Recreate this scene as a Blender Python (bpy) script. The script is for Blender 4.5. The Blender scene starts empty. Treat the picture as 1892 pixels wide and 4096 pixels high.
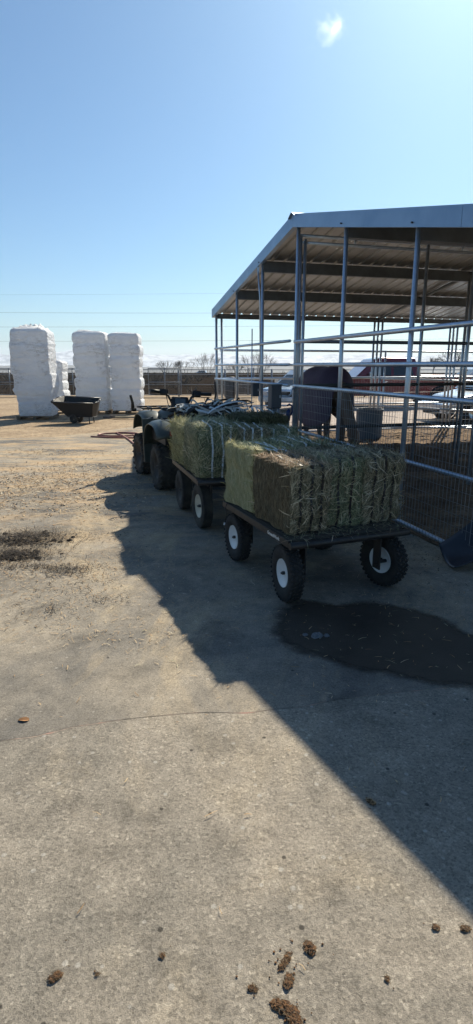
import bpy, bmesh, math, random
from math import sin, cos, pi, radians, exp, sqrt, atan2
from mathutils import Vector, Matrix, noise
random.seed(7)
SC = bpy.context.scene
COL = SC.collection

# ------------------------------------------------------------------ helpers
def V(*a): return Vector(a)
class MB:
    def __init__(s): s.v=[]; s.f=[]; s.m=[]; s.sm=[]
    def add(s, vs, fs, mi=0, smooth=False):
        b=len(s.v); s.v+= [tuple(p) for p in vs]
        for f in fs: s.f.append(tuple(i+b for i in f)); s.m.append(mi); s.sm.append(smooth)
    def box(s, c, d, M=None, mi=0, taper=1.0):
        x,y,z=[q/2 for q in d]
        vs=[]
        for k,t in ((-1,1.0),(1,taper)):
            for a,b in ((-1,-1),(1,-1),(1,1),(-1,1)): vs.append(Vector((a*x*t,b*y*t,k*z)))
        if M is not None: vs=[M@p for p in vs]
        vs=[p+Vector(c) for p in vs]
        s.add(vs,[(3,2,1,0),(4,5,6,7),(0,1,5,4),(1,2,6,5),(2,3,7,6),(3,0,4,7)],mi)
    def tube(s, pts, r, n=8, mi=0, smooth=True, caps=True, closed=False):
        pts=[Vector(p) for p in pts]; L=len(pts)
        rs=r if isinstance(r,(list,tuple)) else [r]*L
        vs=[]; prev=None
        for i,p in enumerate(pts):
            if closed: t=pts[(i+1)%L]-pts[i-1]
            else: t=pts[min(i+1,L-1)]-pts[max(i-1,0)]
            if t.length<1e-9: t=Vector((0,0,1))
            t.normalize()
            if prev is None:
                u=t.cross(Vector((0,0,1)))
                if u.length<.05: u=t.cross(Vector((0,1,0)))
            else: u=prev-t*prev.dot(t)
            u.normalize(); w=t.cross(u); prev=u
            for k in range(n):
                a=2*pi*k/n; vs.append(p+(u*cos(a)+w*sin(a))*rs[i])
        fs=[]
        for i in range(L if closed else L-1):
            j=(i+1)%L
            for k in range(n):
                k2=(k+1)%n; fs.append((i*n+k,j*n+k,j*n+k2,i*n+k2))
        s.add(vs,fs,mi,smooth)
        if caps and not closed:
            b=len(s.v)-L*n
            s.f.append(tuple(b+k for k in range(n))); s.m.append(mi); s.sm.append(False)
            s.f.append(tuple(b+(L-1)*n+k for k in reversed(range(n)))); s.m.append(mi); s.sm.append(False)
    def lathe(s, prof, n=32, M=None, mi=0, smooth=True):
        # profile (radius, height) about the z axis
        vs=[]
        for r,h in prof:
            for k in range(n):
                a=2*pi*k/n; vs.append(Vector((r*cos(a),r*sin(a),h)))
        if M is not None: vs=[M@p for p in vs]
        fs=[]
        for i in range(len(prof)-1):
            for k in range(n):
                k2=(k+1)%n; fs.append((i*n+k,i*n+k2,(i+1)*n+k2,(i+1)*n+k))
        s.add(vs,fs,mi,smooth)
    def prism(s, out, h0, h1, M=None, mi=0):
        # outline in xz extruded along y from h0 to h1
        n=len(out)
        vs=[Vector((a,h0,b)) for a,b in out]+[Vector((a,h1,b)) for a,b in out]
        if M is not None: vs=[M@p for p in vs]
        fs=[tuple(range(n)),tuple(reversed(range(n,2*n)))]
        for i in range(n):
            j=(i+1)%n; fs.append((i,i+n,j+n,j))
        s.add(vs,fs,mi)
    def ribbon(s, pts, w, up, mi=0, th=0.0012):
        # flat band along pts, width direction from list/func up
        pts=[Vector(p) for p in pts]; vs=[]
        for i,p in enumerate(pts):
            u=up[i] if isinstance(up,list) else Vector(up)
            u=Vector(u).normalized()*w/2
            t=(pts[min(i+1,len(pts)-1)]-pts[max(i-1,0)]).normalized()
            nn=u.cross(t).normalized()*th
            vs+= [p-u-nn,p+u-nn,p+u+nn,p-u+nn]
        fs=[]
        for i in range(len(pts)-1):
            a=4*i;b=a+4
            for k in range(4): fs.append((a+k,a+(k+1)%4,b+(k+1)%4,b+k))
        s.add(vs,fs,mi)
    def build(s, name, mats, parent=None, loc=None, bevel=0, subs=0, segs=2):
        me=bpy.data.meshes.new(name); me.from_pydata(s.v,[],s.f)
        if not isinstance(mats,(list,tuple)): mats=[mats]
        for m in mats: me.materials.append(m)
        me.polygons.foreach_set('material_index',s.m)
        me.polygons.foreach_set('use_smooth',s.sm)
        me.update()
        o=bpy.data.objects.new(name,me); COL.objects.link(o)
        if parent: o.parent=parent
        if loc: o.location=loc
        if bevel:
            b=o.modifiers.new('bevel','BEVEL'); b.width=bevel; b.segments=segs; b.limit_method='ANGLE'; b.angle_limit=radians(35)
        if subs:
            b=o.modifiers.new('sub','SUBSURF'); b.levels=subs; b.render_levels=subs
            me.polygons.foreach_set('use_smooth',[True]*len(me.polygons))
        return o
def tag(o,label,cat,group=None,kind=None):
    if label: o['label']=label
    if cat: o['category']=cat
    if group: o['group']=group
    if kind: o['kind']=kind
    return o
def thing(name,label,cat,loc=(0,0,0),rz=0,group=None):
    o=bpy.data.objects.new(name,None); COL.objects.link(o); o.empty_display_size=.1
    o.location=loc; o.rotation_euler=(0,0,rz)
    return tag(o,label,cat,group)
def struct(o): o['kind']='structure'; return o
def copy_tree(o,parent=None):
    c=o.copy(); COL.objects.link(c); c.parent=parent
    for ch in list(o.children): copy_tree(ch,c)
    return c
RX=Matrix.Rotation(pi/2,3,'Y')   # z axis -> x axis
def fb(x,y=0,z=0,o=4,s=1.0):
    return noise.fractal(Vector((x*s,y*s,z*s)),1.0,2.0,o)

# ------------------------------------------------------------------ materials
def nodes(name):
    m=bpy.data.materials.new(name); m.use_nodes=True
    nt=m.node_tree; return m,nt,nt.nodes['Principled BSDF']
def N(nt,t,**k):
    n=nt.nodes.new(t)
    for a,b in k.items(): setattr(n,a,b)
    return n
def ramp(nt,stops,src=None,interp='LINEAR'):
    r=N(nt,'ShaderNodeValToRGB'); e=r.color_ramp; e.interpolation=interp
    while len(e.elements)<len(stops): e.elements.new(.5)
    for el,(p,c) in zip(e.elements,stops):
        el.position=p; el.color=(c[0],c[1],c[2],1) if isinstance(c,(tuple,list)) else (c,c,c,1)
    if src is not None: nt.links.new(src,r.inputs[0])
    return r
def noise_n(nt,coord,scale,detail=6,rough=.6,stretch=None,dist=0):
    n=N(nt,'ShaderNodeTexNoise'); n.inputs['Scale'].default_value=scale; n.inputs['Detail'].default_value=detail
    n.inputs['Roughness'].default_value=rough; n.inputs['Distortion'].default_value=dist
    src=coord
    if stretch:
        mp=N(nt,'ShaderNodeMapping'); mp.inputs['Scale'].default_value=stretch
        nt.links.new(coord,mp.inputs[0]); src=mp.outputs[0]
    nt.links.new(src,n.inputs['Vector']); return n
def mix(nt,f,a,b,mode='MIX'):
    m=N(nt,'ShaderNodeMix',data_type='RGBA',blend_type=mode)
    for i,x in ((0,f),(6,a),(7,b)):
        if isinstance(x,(int,float)): m.inputs[i].default_value=x
        elif isinstance(x,tuple): m.inputs[i].default_value=(x[0],x[1],x[2],1)
        else: nt.links.new(x,m.inputs[i])
    return m.outputs[2]
def mat(name,stops,scale=6,rough=.7,metal=0,bump=0,bscale=None,stretch=None,spec=None,rvar=0,coord='Object',coat=0):
    m,nt,b=nodes(name)
    tc=N(nt,'ShaderNodeTexCoord').outputs[coord]
    if isinstance(stops[0],(int,float)): stops=[(0.3,tuple(q*.82 for q in stops)),(.7,tuple(min(1,q*1.12) for q in stops))]
    n=noise_n(nt,tc,scale,6,.6,stretch)
    r=ramp(nt,stops,n.outputs[0]); nt.links.new(r.outputs[0],b.inputs['Base Color'])
    b.inputs['Roughness'].default_value=rough; b.inputs['Metallic'].default_value=metal
    if spec is not None: b.inputs['Specular IOR Level'].default_value=spec
    if coat: b.inputs['Coat Weight'].default_value=coat
    if rvar:
        n2=noise_n(nt,tc,scale*2.3,4)
        mr=N(nt,'ShaderNodeMapRange'); mr.inputs[3].default_value=rough-rvar; mr.inputs[4].default_value=rough+rvar
        nt.links.new(n2.outputs[0],mr.inputs[0]); nt.links.new(mr.outputs[0],b.inputs['Roughness'])
    if bump:
        n3=noise_n(nt,tc,bscale or scale*3,5,.6,stretch)
        bp=N(nt,'ShaderNodeBump'); bp.inputs['Strength'].default_value=1; bp.inputs['Distance'].default_value=bump
        nt.links.new(n3.outputs[0],bp.inputs['Height']); nt.links.new(bp.outputs[0],b.inputs['Normal'])
    return m
def strand_mat(name,stops,transl=.35,rough=.6):
    m,nt,b=nodes(name)
    g=N(nt,'ShaderNodeNewGeometry'); r=ramp(nt,stops,g.outputs['Random Per Island'])
    nt.links.new(r.outputs[0],b.inputs['Base Color']); b.inputs['Roughness'].default_value=rough
    b.inputs['Specular IOR Level'].default_value=.25
    if transl:
        t=N(nt,'ShaderNodeBsdfTranslucent'); nt.links.new(r.outputs[0],t.inputs[0])
        mx=N(nt,'ShaderNodeMixShader'); mx.inputs[0].default_value=transl
        nt.links.new(b.outputs[0],mx.inputs[1]); nt.links.new(t.outputs[0],mx.inputs[2])
        nt.links.new(mx.outputs[0],nt.nodes['Material Output'].inputs[0])
    return m

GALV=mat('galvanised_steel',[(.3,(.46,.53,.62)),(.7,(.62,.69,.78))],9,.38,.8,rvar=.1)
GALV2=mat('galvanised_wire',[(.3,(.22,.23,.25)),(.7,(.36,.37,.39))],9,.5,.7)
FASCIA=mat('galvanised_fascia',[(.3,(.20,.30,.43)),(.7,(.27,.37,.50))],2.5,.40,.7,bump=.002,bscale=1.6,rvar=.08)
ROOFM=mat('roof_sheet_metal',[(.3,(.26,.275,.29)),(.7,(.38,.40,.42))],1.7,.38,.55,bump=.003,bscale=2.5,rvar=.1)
PURL=mat('purlin_steel',[(.3,(.10,.12,.14)),(.7,(.15,.175,.20))],5,.5,.5)
BLACKM=mat('black_painted_steel',[(.3,(.012,.012,.013)),(.7,(.03,.029,.028))],14,.45,.1,bump=.001,rvar=.12)
WOODD=mat('dark_deck_board',[(.3,(.025,.022,.018)),(.7,(.07,.058,.045))],6,.85,bump=.002,stretch=(12,1,12))
RUBBER=mat('tyre_rubber',[(.35,(.012,.012,.013)),(.75,(.035,.032,.028))],16,.85,bump=.001)
RUBDUST=mat('dusty_tyre_rubber',[(.35,(.02,.019,.018)),(.7,(.075,.065,.05))],9,.9,bump=.002)
RIMW=mat('white_rim_paint',[(.3,(.62,.62,.62)),(.75,(.80,.80,.79))],6,.35)
RIMC=mat('cream_rim_paint',[(.3,(.42,.38,.29)),(.75,(.62,.58,.47))],7,.5)
RIMD=mat('dark_rim_steel',[(.3,(.03,.028,.026)),(.75,(.07,.062,.055))],7,.6,.3)
OLIVE=mat('olive_plastic',[(.3,(.028,.036,.030)),(.75,(.052,.064,.050))],5,.38,rvar=.1)
BLKPL=mat('black_plastic',[(.3,(.005,.005,.006)),(.75,(.010,.010,.011))],8,.6,rvar=.1)
BLKPL2=mat('scuffed_black_plastic',[(.3,(.014,.017,.024)),(.75,(.035,.042,.055))],3,.33,bump=.0015,bscale=60,rvar=.08)
SEATM=mat('black_seat_vinyl',(.02,.02,.021),8,.5)
STRAPW=mat('white_strap',[(.3,(.55,.60,.63)),(.7,(.72,.77,.79))],30,.45)
STRAPB=mat('black_strap',(.008,.008,.009),30,.45)
WRAP=None
PALLET=mat('pallet_wood',[(.3,(.10,.075,.05)),(.75,(.2,.15,.1))],5,.85,stretch=(8,1,8))
BLANKET=mat('horse_blanket_cloth',[(.3,(.055,.030,.055)),(.75,(.090,.052,.090))],3,.75,bump=.012,bscale=4,stretch=(1.5,1,.5))
HORSEM=mat('brown_horse_coat',[(.3,(.10,.058,.034)),(.75,(.17,.105,.062))],5,.55,bump=.002,bscale=40)
BOXG=mat('grey_box_paint',[(.3,(.055,.068,.085)),(.75,(.07,.085,.105))],5,.45,.2)
BLUEM=mat('blue_hydrant_paint',(.012,.028,.11),9,.35)
CONCR=mat('trough_plastic',[(.3,(.055,.085,.12)),(.75,(.085,.12,.16))],4,.6)
HOSEM=mat('pink_rubber_hose',(.30,.12,.09),9,.5)
REDP=mat('dark_red_car_paint',(.13,.005,.014),3,.22,.25,coat=.8)
SILP=mat('silver_car_paint',(.42,.47,.54),3,.25,.5,coat=.8)
WHTP=mat('white_car_paint',(.62,.64,.66),3,.25,coat=.8)
GLASS=mat('car_window_glass',(.016,.020,.024),3,.06,0,spec=.8)
LIGHTG=mat('car_lamp_glass',(.55,.57,.6),3,.15,.2)
CHROME=mat('chrome_trim',(.6,.62,.64),3,.15,.95)
BARK=mat('bare_twig_bark',[(.3,(.045,.038,.032)),(.7,(.09,.075,.06))],5,.9)
CABLEM=mat('cable_black',(.03,.035,.04),5,.6)
PINKL=mat('pale_paint',(.75,.75,.72),5,.5)

def wrap_mat():
    m,nt,b=nodes('white_plastic_wrap')
    tc=N(nt,'ShaderNodeTexCoord').outputs['Object']
    n1=noise_n(nt,tc,2.2,5,.6); c=ramp(nt,[(.35,(.80,.84,.90)),(.7,(.90,.92,.95))],n1.outputs[0])
    # dark scuffs and torn creases, long and thin
    n2=noise_n(nt,tc,3.1,4,.7,(1.0,1.0,5.5),1.2); s=ramp(nt,[(.475,0),(.5,1),(.522,0)],n2.outputs[0])
    n4=noise_n(nt,tc,1.6,3,.5); g=ramp(nt,[(.48,0),(.56,1)],n4.outputs[0])
    ml=N(nt,'ShaderNodeMath',operation='MULTIPLY'); nt.links.new(s.outputs[0],ml.inputs[0]); nt.links.new(g.outputs[0],ml.inputs[1])
    m2=N(nt,'ShaderNodeMath',operation='MULTIPLY'); nt.links.new(ml.outputs[0],m2.inputs[0]); m2.inputs[1].default_value=.85
    cc=mix(nt,m2.outputs[0],c.outputs[0],(.16,.13,.10))
    nt.links.new(cc,b.inputs['Base Color']); b.inputs['Roughness'].default_value=.42
    b.inputs['Specular IOR Level'].default_value=.35
    b.inputs['Subsurface Weight'].default_value=0
    n3=noise_n(nt,tc,4.0,7,.62,(1,1,2.2),.8); bp=N(nt,'ShaderNodeBump'); bp.inputs['Distance'].default_value=.10; bp.inputs['Strength'].default_value=1
    nt.links.new(n3.outputs[0],bp.inputs['Height']); nt.links.new(bp.outputs[0],b.inputs['Normal'])
    t=N(nt,'ShaderNodeBsdfTranslucent'); nt.links.new(cc,t.inputs[0])
    mx=N(nt,'ShaderNodeMixShader'); mx.inputs[0].default_value=.29
    nt.links.new(b.outputs[0],mx.inputs[1]); nt.links.new(t.outputs[0],mx.inputs[2]); nt.links.new(mx.outputs[0],nt.nodes['Material Output'].inputs[0])
    return m
WRAP=wrap_mat()

def asphalt_mat(name,base_d,base_l,tan,stone=1.0,coarse=False):
    m,nt,b=nodes(name); L=nt.links
    tc=N(nt,'ShaderNodeTexCoord').outputs['Object']
    big=noise_n(nt,tc,.75,6,.62,None,.4); c0=ramp(nt,[(.36,base_d),(.62,base_l)],big.outputs[0]).outputs[0]
    # tan dust lying in patches and streaks
    dn=noise_n(nt,tc,1.1,7,.7,(1,.55,1),.7); df=ramp(nt,[(.50,0),(.68,.75)],dn.outputs[0]).outputs[0]
    c1=mix(nt,df,c0,tan)
    sm=noise_n(nt,tc,9,5,.7); sf=ramp(nt,[(.3,.80),(.7,1.18)],sm.outputs[0]).outputs[0]
    c2=mix(nt,1.0,c1,sf,'MULTIPLY')
    # aggregate
    v=N(nt,'ShaderNodeTexVoronoi'); v.inputs['Scale'].default_value=150 if not coarse else 105; L.new(tc,v.inputs['Vector'])
    vr=N(nt,'ShaderNodeSeparateColor'); L.new(v.outputs['Color'],vr.inputs[0])
    ag=ramp(nt,[(0,.60),(.3,.90),(.8,1.06),(.95,1.2),(1,1.6 if coarse else 1.4)],vr.outputs[0]).outputs[0]
    c3=mix(nt,stone,c2,mix(nt,1.0,c2,ag,'MULTIPLY'))
    fine=noise_n(nt,tc,260,3,.8); ff=ramp(nt,[(.3,.72),(.7,1.28)],fine.outputs[0]).outputs[0]
    c4=mix(nt,1.0,c3,ff,'MULTIPLY')
    # occasional pale pebbles set in the surface
    v2=N(nt,'ShaderNodeTexVoronoi'); v2.inputs['Scale'].default_value=17; v2.inputs['Randomness'].default_value=1; L.new(tc,v2.inputs['Vector'])
    pf=ramp(nt,[(.0,1),(.13,1),(.17,0)],v2.outputs['Distance']).outputs[0]
    sep=N(nt,'ShaderNodeSeparateColor'); L.new(v2.outputs['Color'],sep.inputs[0])
    pk=ramp(nt,[(.60 if coarse else .82,0),(.64 if coarse else .86,.6 if coarse else .4)],sep.outputs[1]).outputs[0]
    mm=mix(nt,1.0,pf,pk,'MULTIPLY')
    c5=mix(nt,mm,c4,(.46,.43,.38))
    # dark oily specks
    v3=N(nt,'ShaderNodeTexVoronoi'); v3.inputs['Scale'].default_value=7; L.new(tc,v3.inputs['Vector'])
    kf=ramp(nt,[(.0,.8),(.045,.8),(.07,0)],v3.outputs['Distance']).outputs[0]
    c6=mix(nt,kf,c5,(.03,.026,.022))
    # worn grit: fine shadows between the stones painted in as dark specks
    gr=noise_n(nt,tc,120,4,.85); gf=ramp(nt,[(.36,.60),(.45,1.0),(.60,1.05),(.68,1.22)],gr.outputs[0]).outputs[0]
    c6=mix(nt,1.0,c6,gf,'MULTIPLY')
    st_=noise_n(nt,tc,2.6,5,.65); sf2=ramp(nt,[(.34,.72),(.46,1.0),(.7,1.05)],st_.outputs[0]).outputs[0]
    c6=mix(nt,1.0,c6,sf2,'MULTIPLY')
    if not coarse:
        sx_=N(nt,'ShaderNodeSeparateXYZ'); L.new(tc,sx_.inputs[0])
        yr=ramp(nt,[(.22,0),(.42,1)],None); md=N(nt,'ShaderNodeMath',operation='MULTIPLY'); md.inputs[1].default_value=.055; L.new(sx_.outputs[1],md.inputs[0]); L.new(md.outputs[0],yr.inputs[0])
        on=noise_n(nt,tc,1.7,7,.72,(.45,1.5,1),.5); of=ramp(nt,[(.47,0),(.62,.85)],on.outputs[0]).outputs[0]
        mo=mix(nt,1.0,yr.outputs[0],of,'MULTIPLY'); c6=mix(nt,mo,c6,(.46,.325,.185))
    L.new(c6,b.inputs['Base Color']); b.inputs['Roughness'].default_value=.86
    b.inputs['Specular IOR Level'].default_value=.3
    h=mix(nt,.90,v.outputs['Distance'],fine.outputs[0]); bp=N(nt,'ShaderNodeBump'); bp.inputs['Distance'].default_value=.012 if coarse else .006
    bp.inputs['Strength'].default_value=.8
    n5=noise_n(nt,tc,55,6,.78); h2=mix(nt,.6,h,n5.outputs[0])
    L.new(h2,bp.inputs['Height']); L.new(bp.outputs[0],b.inputs['Normal'])
    return m
ASPH=asphalt_mat('asphalt_worn',(.120,.114,.105),(.310,.268,.210),(.47,.37,.235),.7)
ASPHC=asphalt_mat('asphalt_coarse',(.205,.186,.155),(.350,.303,.242),(.43,.355,.25),.75,True)
WETM=mat('wet_asphalt',[(.3,(.026,.022,.018)),(.7,(.060,.050,.038))],2.2,.6,bump=.004,bscale=90,spec=.3,rvar=.12)
def dirt_mat(name,stops,scale,bump,bs,speck=True):
    m,nt,b=nodes(name); L=nt.links
    tc=N(nt,'ShaderNodeTexCoord').outputs['Object']
    n=noise_n(nt,tc,scale,8,.68,None,.3); c=ramp(nt,stops,n.outputs[0]).outputs[0]
    f=noise_n(nt,tc,scale*14,5,.75); ff=ramp(nt,[(.3,.6),(.7,1.4)],f.outputs[0]).outputs[0]
    c=mix(nt,1.0,c,ff,'MULTIPLY'); L.new(c,b.inputs['Base Color']); b.inputs['Roughness'].default_value=.95
    b.inputs['Specular IOR Level'].default_value=.15
    bn=noise_n(nt,tc,bs,6,.7); bp=N(nt,'ShaderNodeBump'); bp.inputs['Distance'].default_value=bump
    L.new(bn.outputs[0],bp.inputs['Height']); L.new(bp.outputs[0],b.inputs['Normal']); return m
DIRT=dirt_mat('tan_dirt',[(.3,(.23,.165,.105)),(.5,(.32,.24,.16)),(.7,(.42,.32,.21))],.5,.03,9)
FIELD=dirt_mat('brown_field',[(.3,(.014,.011,.009)),(.55,(.026,.020,.016)),(.75,(.048,.038,.028))],.06,.1,1.2)
FIELD.node_tree.nodes['Principled BSDF'].inputs['Specular IOR Level'].default_value=0
PEND=dirt_mat('manure_dirt',[(.3,(.085,.055,.035)),(.55,(.17,.115,.072)),(.72,(.36,.26,.17))],1.3,.03,14)
GRAVEL=dirt_mat('pale_gravel',[(.3,(.30,.25,.22)),(.7,(.44,.37,.32))],1.2,.02,20)
HAYB=mat('hay_core',[(.3,(.06,.062,.036)),(.7,(.20,.19,.112))],14,.95,bump=.02,bscale=35)
HAYCUT=mat('hay_cut_face',[(.25,(.09,.078,.05)),(.5,(.20,.172,.11)),(.75,(.36,.31,.20))],9,.95,bump=.02,bscale=24,stretch=(7,7,.6))
HAYCUTG=mat('hay_cut_face_green',[(.25,(.24,.255,.14)),(.5,(.42,.42,.24)),(.75,(.58,.56,.36))],9,.95,bump=.02,bscale=24,stretch=(7,7,.6))
S_GREEN=strand_mat('hay_strands_green',[(0,(.08,.10,.055)),(.35,(.22,.25,.14)),(.7,(.36,.37,.22)),(.88,(.58,.53,.35)),(1,(.80,.73,.54))],.16)
S_BROWN=strand_mat('hay_strands_brown',[(0,(.11,.09,.055)),(.35,(.27,.235,.15)),(.7,(.42,.37,.24)),(.88,(.64,.54,.37)),(1,(.82,.72,.55))],.16)
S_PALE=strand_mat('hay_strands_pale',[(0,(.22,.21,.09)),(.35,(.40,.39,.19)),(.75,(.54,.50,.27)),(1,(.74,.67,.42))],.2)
S_SUNTOP=strand_mat('hay_strands_painted_sun',[(0,(.34,.22,.13)),(.4,(.52,.37,.23)),(.8,(.66,.52,.36)),(1,(.72,.64,.5))])  # orange-tan top strands with the glow of grazing sun painted into the colour
S_PALETOP=strand_mat('hay_strands_sunlit_pale',[(0,(.36,.36,.16)),(.5,(.56,.54,.27)),(1,(.74,.68,.42))],.2)  # brighter copy of the pale strands, sunlight on the top put into the colour
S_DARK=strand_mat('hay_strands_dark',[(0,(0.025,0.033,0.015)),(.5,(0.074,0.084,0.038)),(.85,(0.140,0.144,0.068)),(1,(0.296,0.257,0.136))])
STRAWG=strand_mat('ground_straw',[(0,(.26,.16,.08)),(.5,(.44,.29,.15)),(.85,(.56,.42,.25)),(1,(.6,.52,.38))],.1)
DARKLIT=strand_mat('dark_litter',[(0,(.018,.013,.009)),(.8,(.055,.038,.025)),(.94,(.16,.11,.06)),(1,(.40,.29,.16))],.0)
DUNGM=mat('horse_dung',[(.35,(.030,.014,.005)),(.65,(.20,.095,.034))],110,.85,bump=.008,bscale=190)
LEAFM=mat('dry_leaf',(.36,.18,.07),40,.6)
STONEM=mat('grey_stone',(.14,.15,.16),20,.8,bump=.003)
SEAMM=mat('seam_line',[(.35,(.17,.145,.12)),(.5,(.30,.24,.19)),(.62,(.40,.24,.19))],9,.9,bump=.004,bscale=60)

# ------------------------------------------------------------------ camera, sun, sky
cam=bpy.data.cameras.new('camera'); co=bpy.data.objects.new('camera',cam); COL.objects.link(co)
co.location=(0,0,1.6); co.rotation_euler=(radians(90-14.36),0,0)
cam.sensor_fit='VERTICAL'; cam.sensor_height=24; cam.lens=24*2290/4096; cam.clip_end=30000; cam.clip_start=.05
SC.camera=co
SX,SY=-.475,-1.13                    # shadow offset per metre of height
el=atan2(1,sqrt(SX*SX+SY*SY)); az=atan2(-SX,-SY)
sl=bpy.data.lights.new('sun','SUN'); so=bpy.data.objects.new('sun',sl); COL.objects.link(so)
sl.energy=5.0; sl.angle=radians(.53); sl.color=(1,.91,.74)
so.rotation_euler=Vector((SX,SY,-1)).to_track_quat('-Z','Y').to_euler(); so.location=(6,12,14)
w=bpy.data.worlds.new('World'); SC.world=w; w.use_nodes=True; nt=w.node_tree
bg=nt.nodes['Background']; sky=N(nt,'ShaderNodeTexSky',sky_type='NISHITA'); sky.sun_disc=False
sky.sun_elevation=el; sky.sun_rotation=az; sky.altitude=800; sky.air_density=1.0; sky.dust_density=1.6; sky.ozone_density=1.6
tint=mix(nt,1.0,sky.outputs[0],(.66,.96,1.12),'MULTIPLY')
nt.links.new(tint,bg.inputs[0]); bg.inputs[1].default_value=.068
SC.view_settings.view_transform='Standard'; SC.view_settings.look='None'; SC.view_settings.exposure=.65; SC.view_settings.gamma=1
SC.cycles.use_denoising=True
SC.cycles.max_bounces=8; SC.cycles.volume_bounces=1

# ------------------------------------------------------------------ ground
def sheet(name,pts,z,m,jit=0,seg=.3,seed=0):
    out=[]
    for i,p in enumerate(pts):
        q=pts[(i+1)%len(pts)]; a=Vector((p[0],p[1])); b=Vector((q[0],q[1])); L=(b-a).length; n=max(1,int(L/seg)) if jit and L<40 else 1
        nn=Vector((-(b-a).y,(b-a).x)); 
        if nn.length: nn.normalize()
        for k in range(n):
            t=k/n; c=a.lerp(b,t)
            if jit: 
                d=fb(c.x*1.7+seed,c.y*1.7,seed,4)*jit
                c=c+nn*d
            out.append((c.x,c.y,z))
    bm=bmesh.new(); vs=[bm.verts.new(p) for p in out]
    es=[bm.edges.new((vs[i],vs[(i+1)%len(vs)])) for i in range(len(vs))]
    bmesh.ops.triangle_fill(bm,edges=es,use_beauty=True,normal=(0,0,1))
    for f in bm.faces:
        if f.normal.z<0: f.normal_flip()
    me=bpy.data.meshes.new(name); bm.to_mesh(me); bm.free(); me.materials.append(m)
    o=bpy.data.objects.new(name,me); COL.objects.link(o); return struct(o)
# far ground: level out to the edge of the bench, then down to the valley
g=MB(); ys=[-60,34,141,260,600,1500,3500,9000]; zs=[-.014,-.014,-.1,-3,-22,-30,-30,-30]; xs=[-9000,-2500,-600,-150,0,150,600,2500,9000]
vs=[(x,y,z) for y,z in zip(ys,zs) for x in xs]; nx=len(xs)
g.add(vs,[(j*nx+i,j*nx+i+1,(j+1)*nx+i+1,(j+1)*nx+i) for j in range(len(ys)-1) for i in range(nx-1)])
struct(g.build('ground',FIELD))
A_=radians(15.9); W0=Vector((1.71,5.67,0)); D_=Vector((-sin(A_),cos(A_),0)); N_=Vector((cos(A_),sin(A_),0))
def B(t,s,z=0): 
    p=W0+D_*t+N_*s; return Vector((p.x,p.y,z))
sheet('dirt_yard',[(-30,9),(-30,33.5),(30,33.5),(30,-8),(6,-8),(-2,9)],-.009,DIRT,.0)
a0=B(8.4,-.12);a1=B(-12,-.12)
sheet('old_pavement',[(-14,-4),(-14,3.2),(4,3.6),(4,-4)],-.0016,ASPHC)
seam=[(-14,1.0),(-3,1.75),(-1.04,2.2),(-.89,2.23),(-.74,2.3),(-.41,2.37),(-.05,2.41),(.31,2.46),(.69,2.55),(.97,2.62),(1.22,2.64),(2.5,2.9)]
edge=[(2.42,3.0),(a0.x,a0.y),(-1.6,15.2),(-2.8,15.6),(-3.4,14.3),(-4.3,13.2),(-5.3,13.0),(-6.6,15.0),(-9,14),(-14,13)]
sheet('asphalt',seam+edge,0.0,ASPH,.05,.12)
sm=MB()
for i in range(2,len(seam)-1):
    p,q=Vector(seam[i]),Vector(seam[i+1]); n=8
    for k in range(n):
        a=p.lerp(q,k/n); b=p.lerp(q,(k+1)/n)
        wa=.001+.007*max(0,fb(a.x*5,a.y*5))+.007*exp(-((a.x+.85)/.18)**2); wb=.001+.007*max(0,fb(b.x*5,b.y*5))+.007*exp(-((b.x+.85)/.18)**2)
        oa=fb(a.x*1.7,a.y*1.7,0,4)*.05; ob=fb(b.x*1.7,b.y*1.7,0,4)*.05
        nn=(q-p).normalized(); nn=Vector((-nn.y,nn.x))
        a=a+nn*oa; b=b+nn*ob
        sm.add([(a.x-nn.x*wa,a.y-nn.y*wa,-.0008),(b.x-nn.x*wb,b.y-nn.y*wb,-.0008),(b.x+nn.x*.01,b.y+nn.y*.01,-.0008),(a.x+nn.x*.01,a.y+nn.y*.01,-.0008)],[(0,1,2,3)])
struct(sm.build('pavement_seam',SEAMM))
wet=[(.26,3.4),(.24,3.2),(.37,2.99),(.53,2.88),(.68,2.8),(.87,2.73),(1.04,2.66),(1.3,2.60),(1.9,2.62),(1.75,3.05),(1.42,3.22),(1.36,3.40),(1.2,3.58),(.96,3.72),(.7,3.66),(.44,3.76),(.31,3.6)]
wp=MB(); cx_,cy_=.95,3.18; outl=[]
for i in range(len(wet)):
    a=Vector(wet[i]); b=Vector(wet[(i+1)%len(wet)]); n=max(2,int((b-a).length/.03))
    for k in range(n): outl.append(a.lerp(b,k/n))
RN=14; edgev=[]
for r in range(RN+1):
    f=r/RN*1.12
    for q in outl:
        x=cx_+(q.x-cx_)*f; y=cy_+(q.y-cy_)*f; wp.v.append((x,y,.004)); edgev.append(f)
L_=len(outl)
for r in range(RN):
    for k in range(L_): wp.f.append((r*L_+k,r*L_+(k+1)%L_,(r+1)*L_+(k+1)%L_,(r+1)*L_+k)); wp.m.append(0); wp.sm.append(False)
wo_=wp.build('wet_patch',WETM); struct(wo_)
at=wo_.data.attributes.new('reach','FLOAT','POINT'); at.data.foreach_set('value',edgev)
nt=WETM.node_tree; an=N(nt,'ShaderNodeAttribute',attribute_name='reach'); tc=N(nt,'ShaderNodeTexCoord').outputs['Object']
nz=noise_n(nt,tc,5,8,.72); ad=N(nt,'ShaderNodeMath',operation='MULTIPLY_ADD'); nt.links.new(nz.outputs[0],ad.inputs[0]); ad.inputs[1].default_value=.34; nt.links.new(an.outputs['Fac'],ad.inputs[2])
rr_=ramp(nt,[(.0,0),(.0,0)],None); rr_.color_ramp.elements[0].position=.5; rr_.color_ramp.elements[1].position=.585
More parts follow.
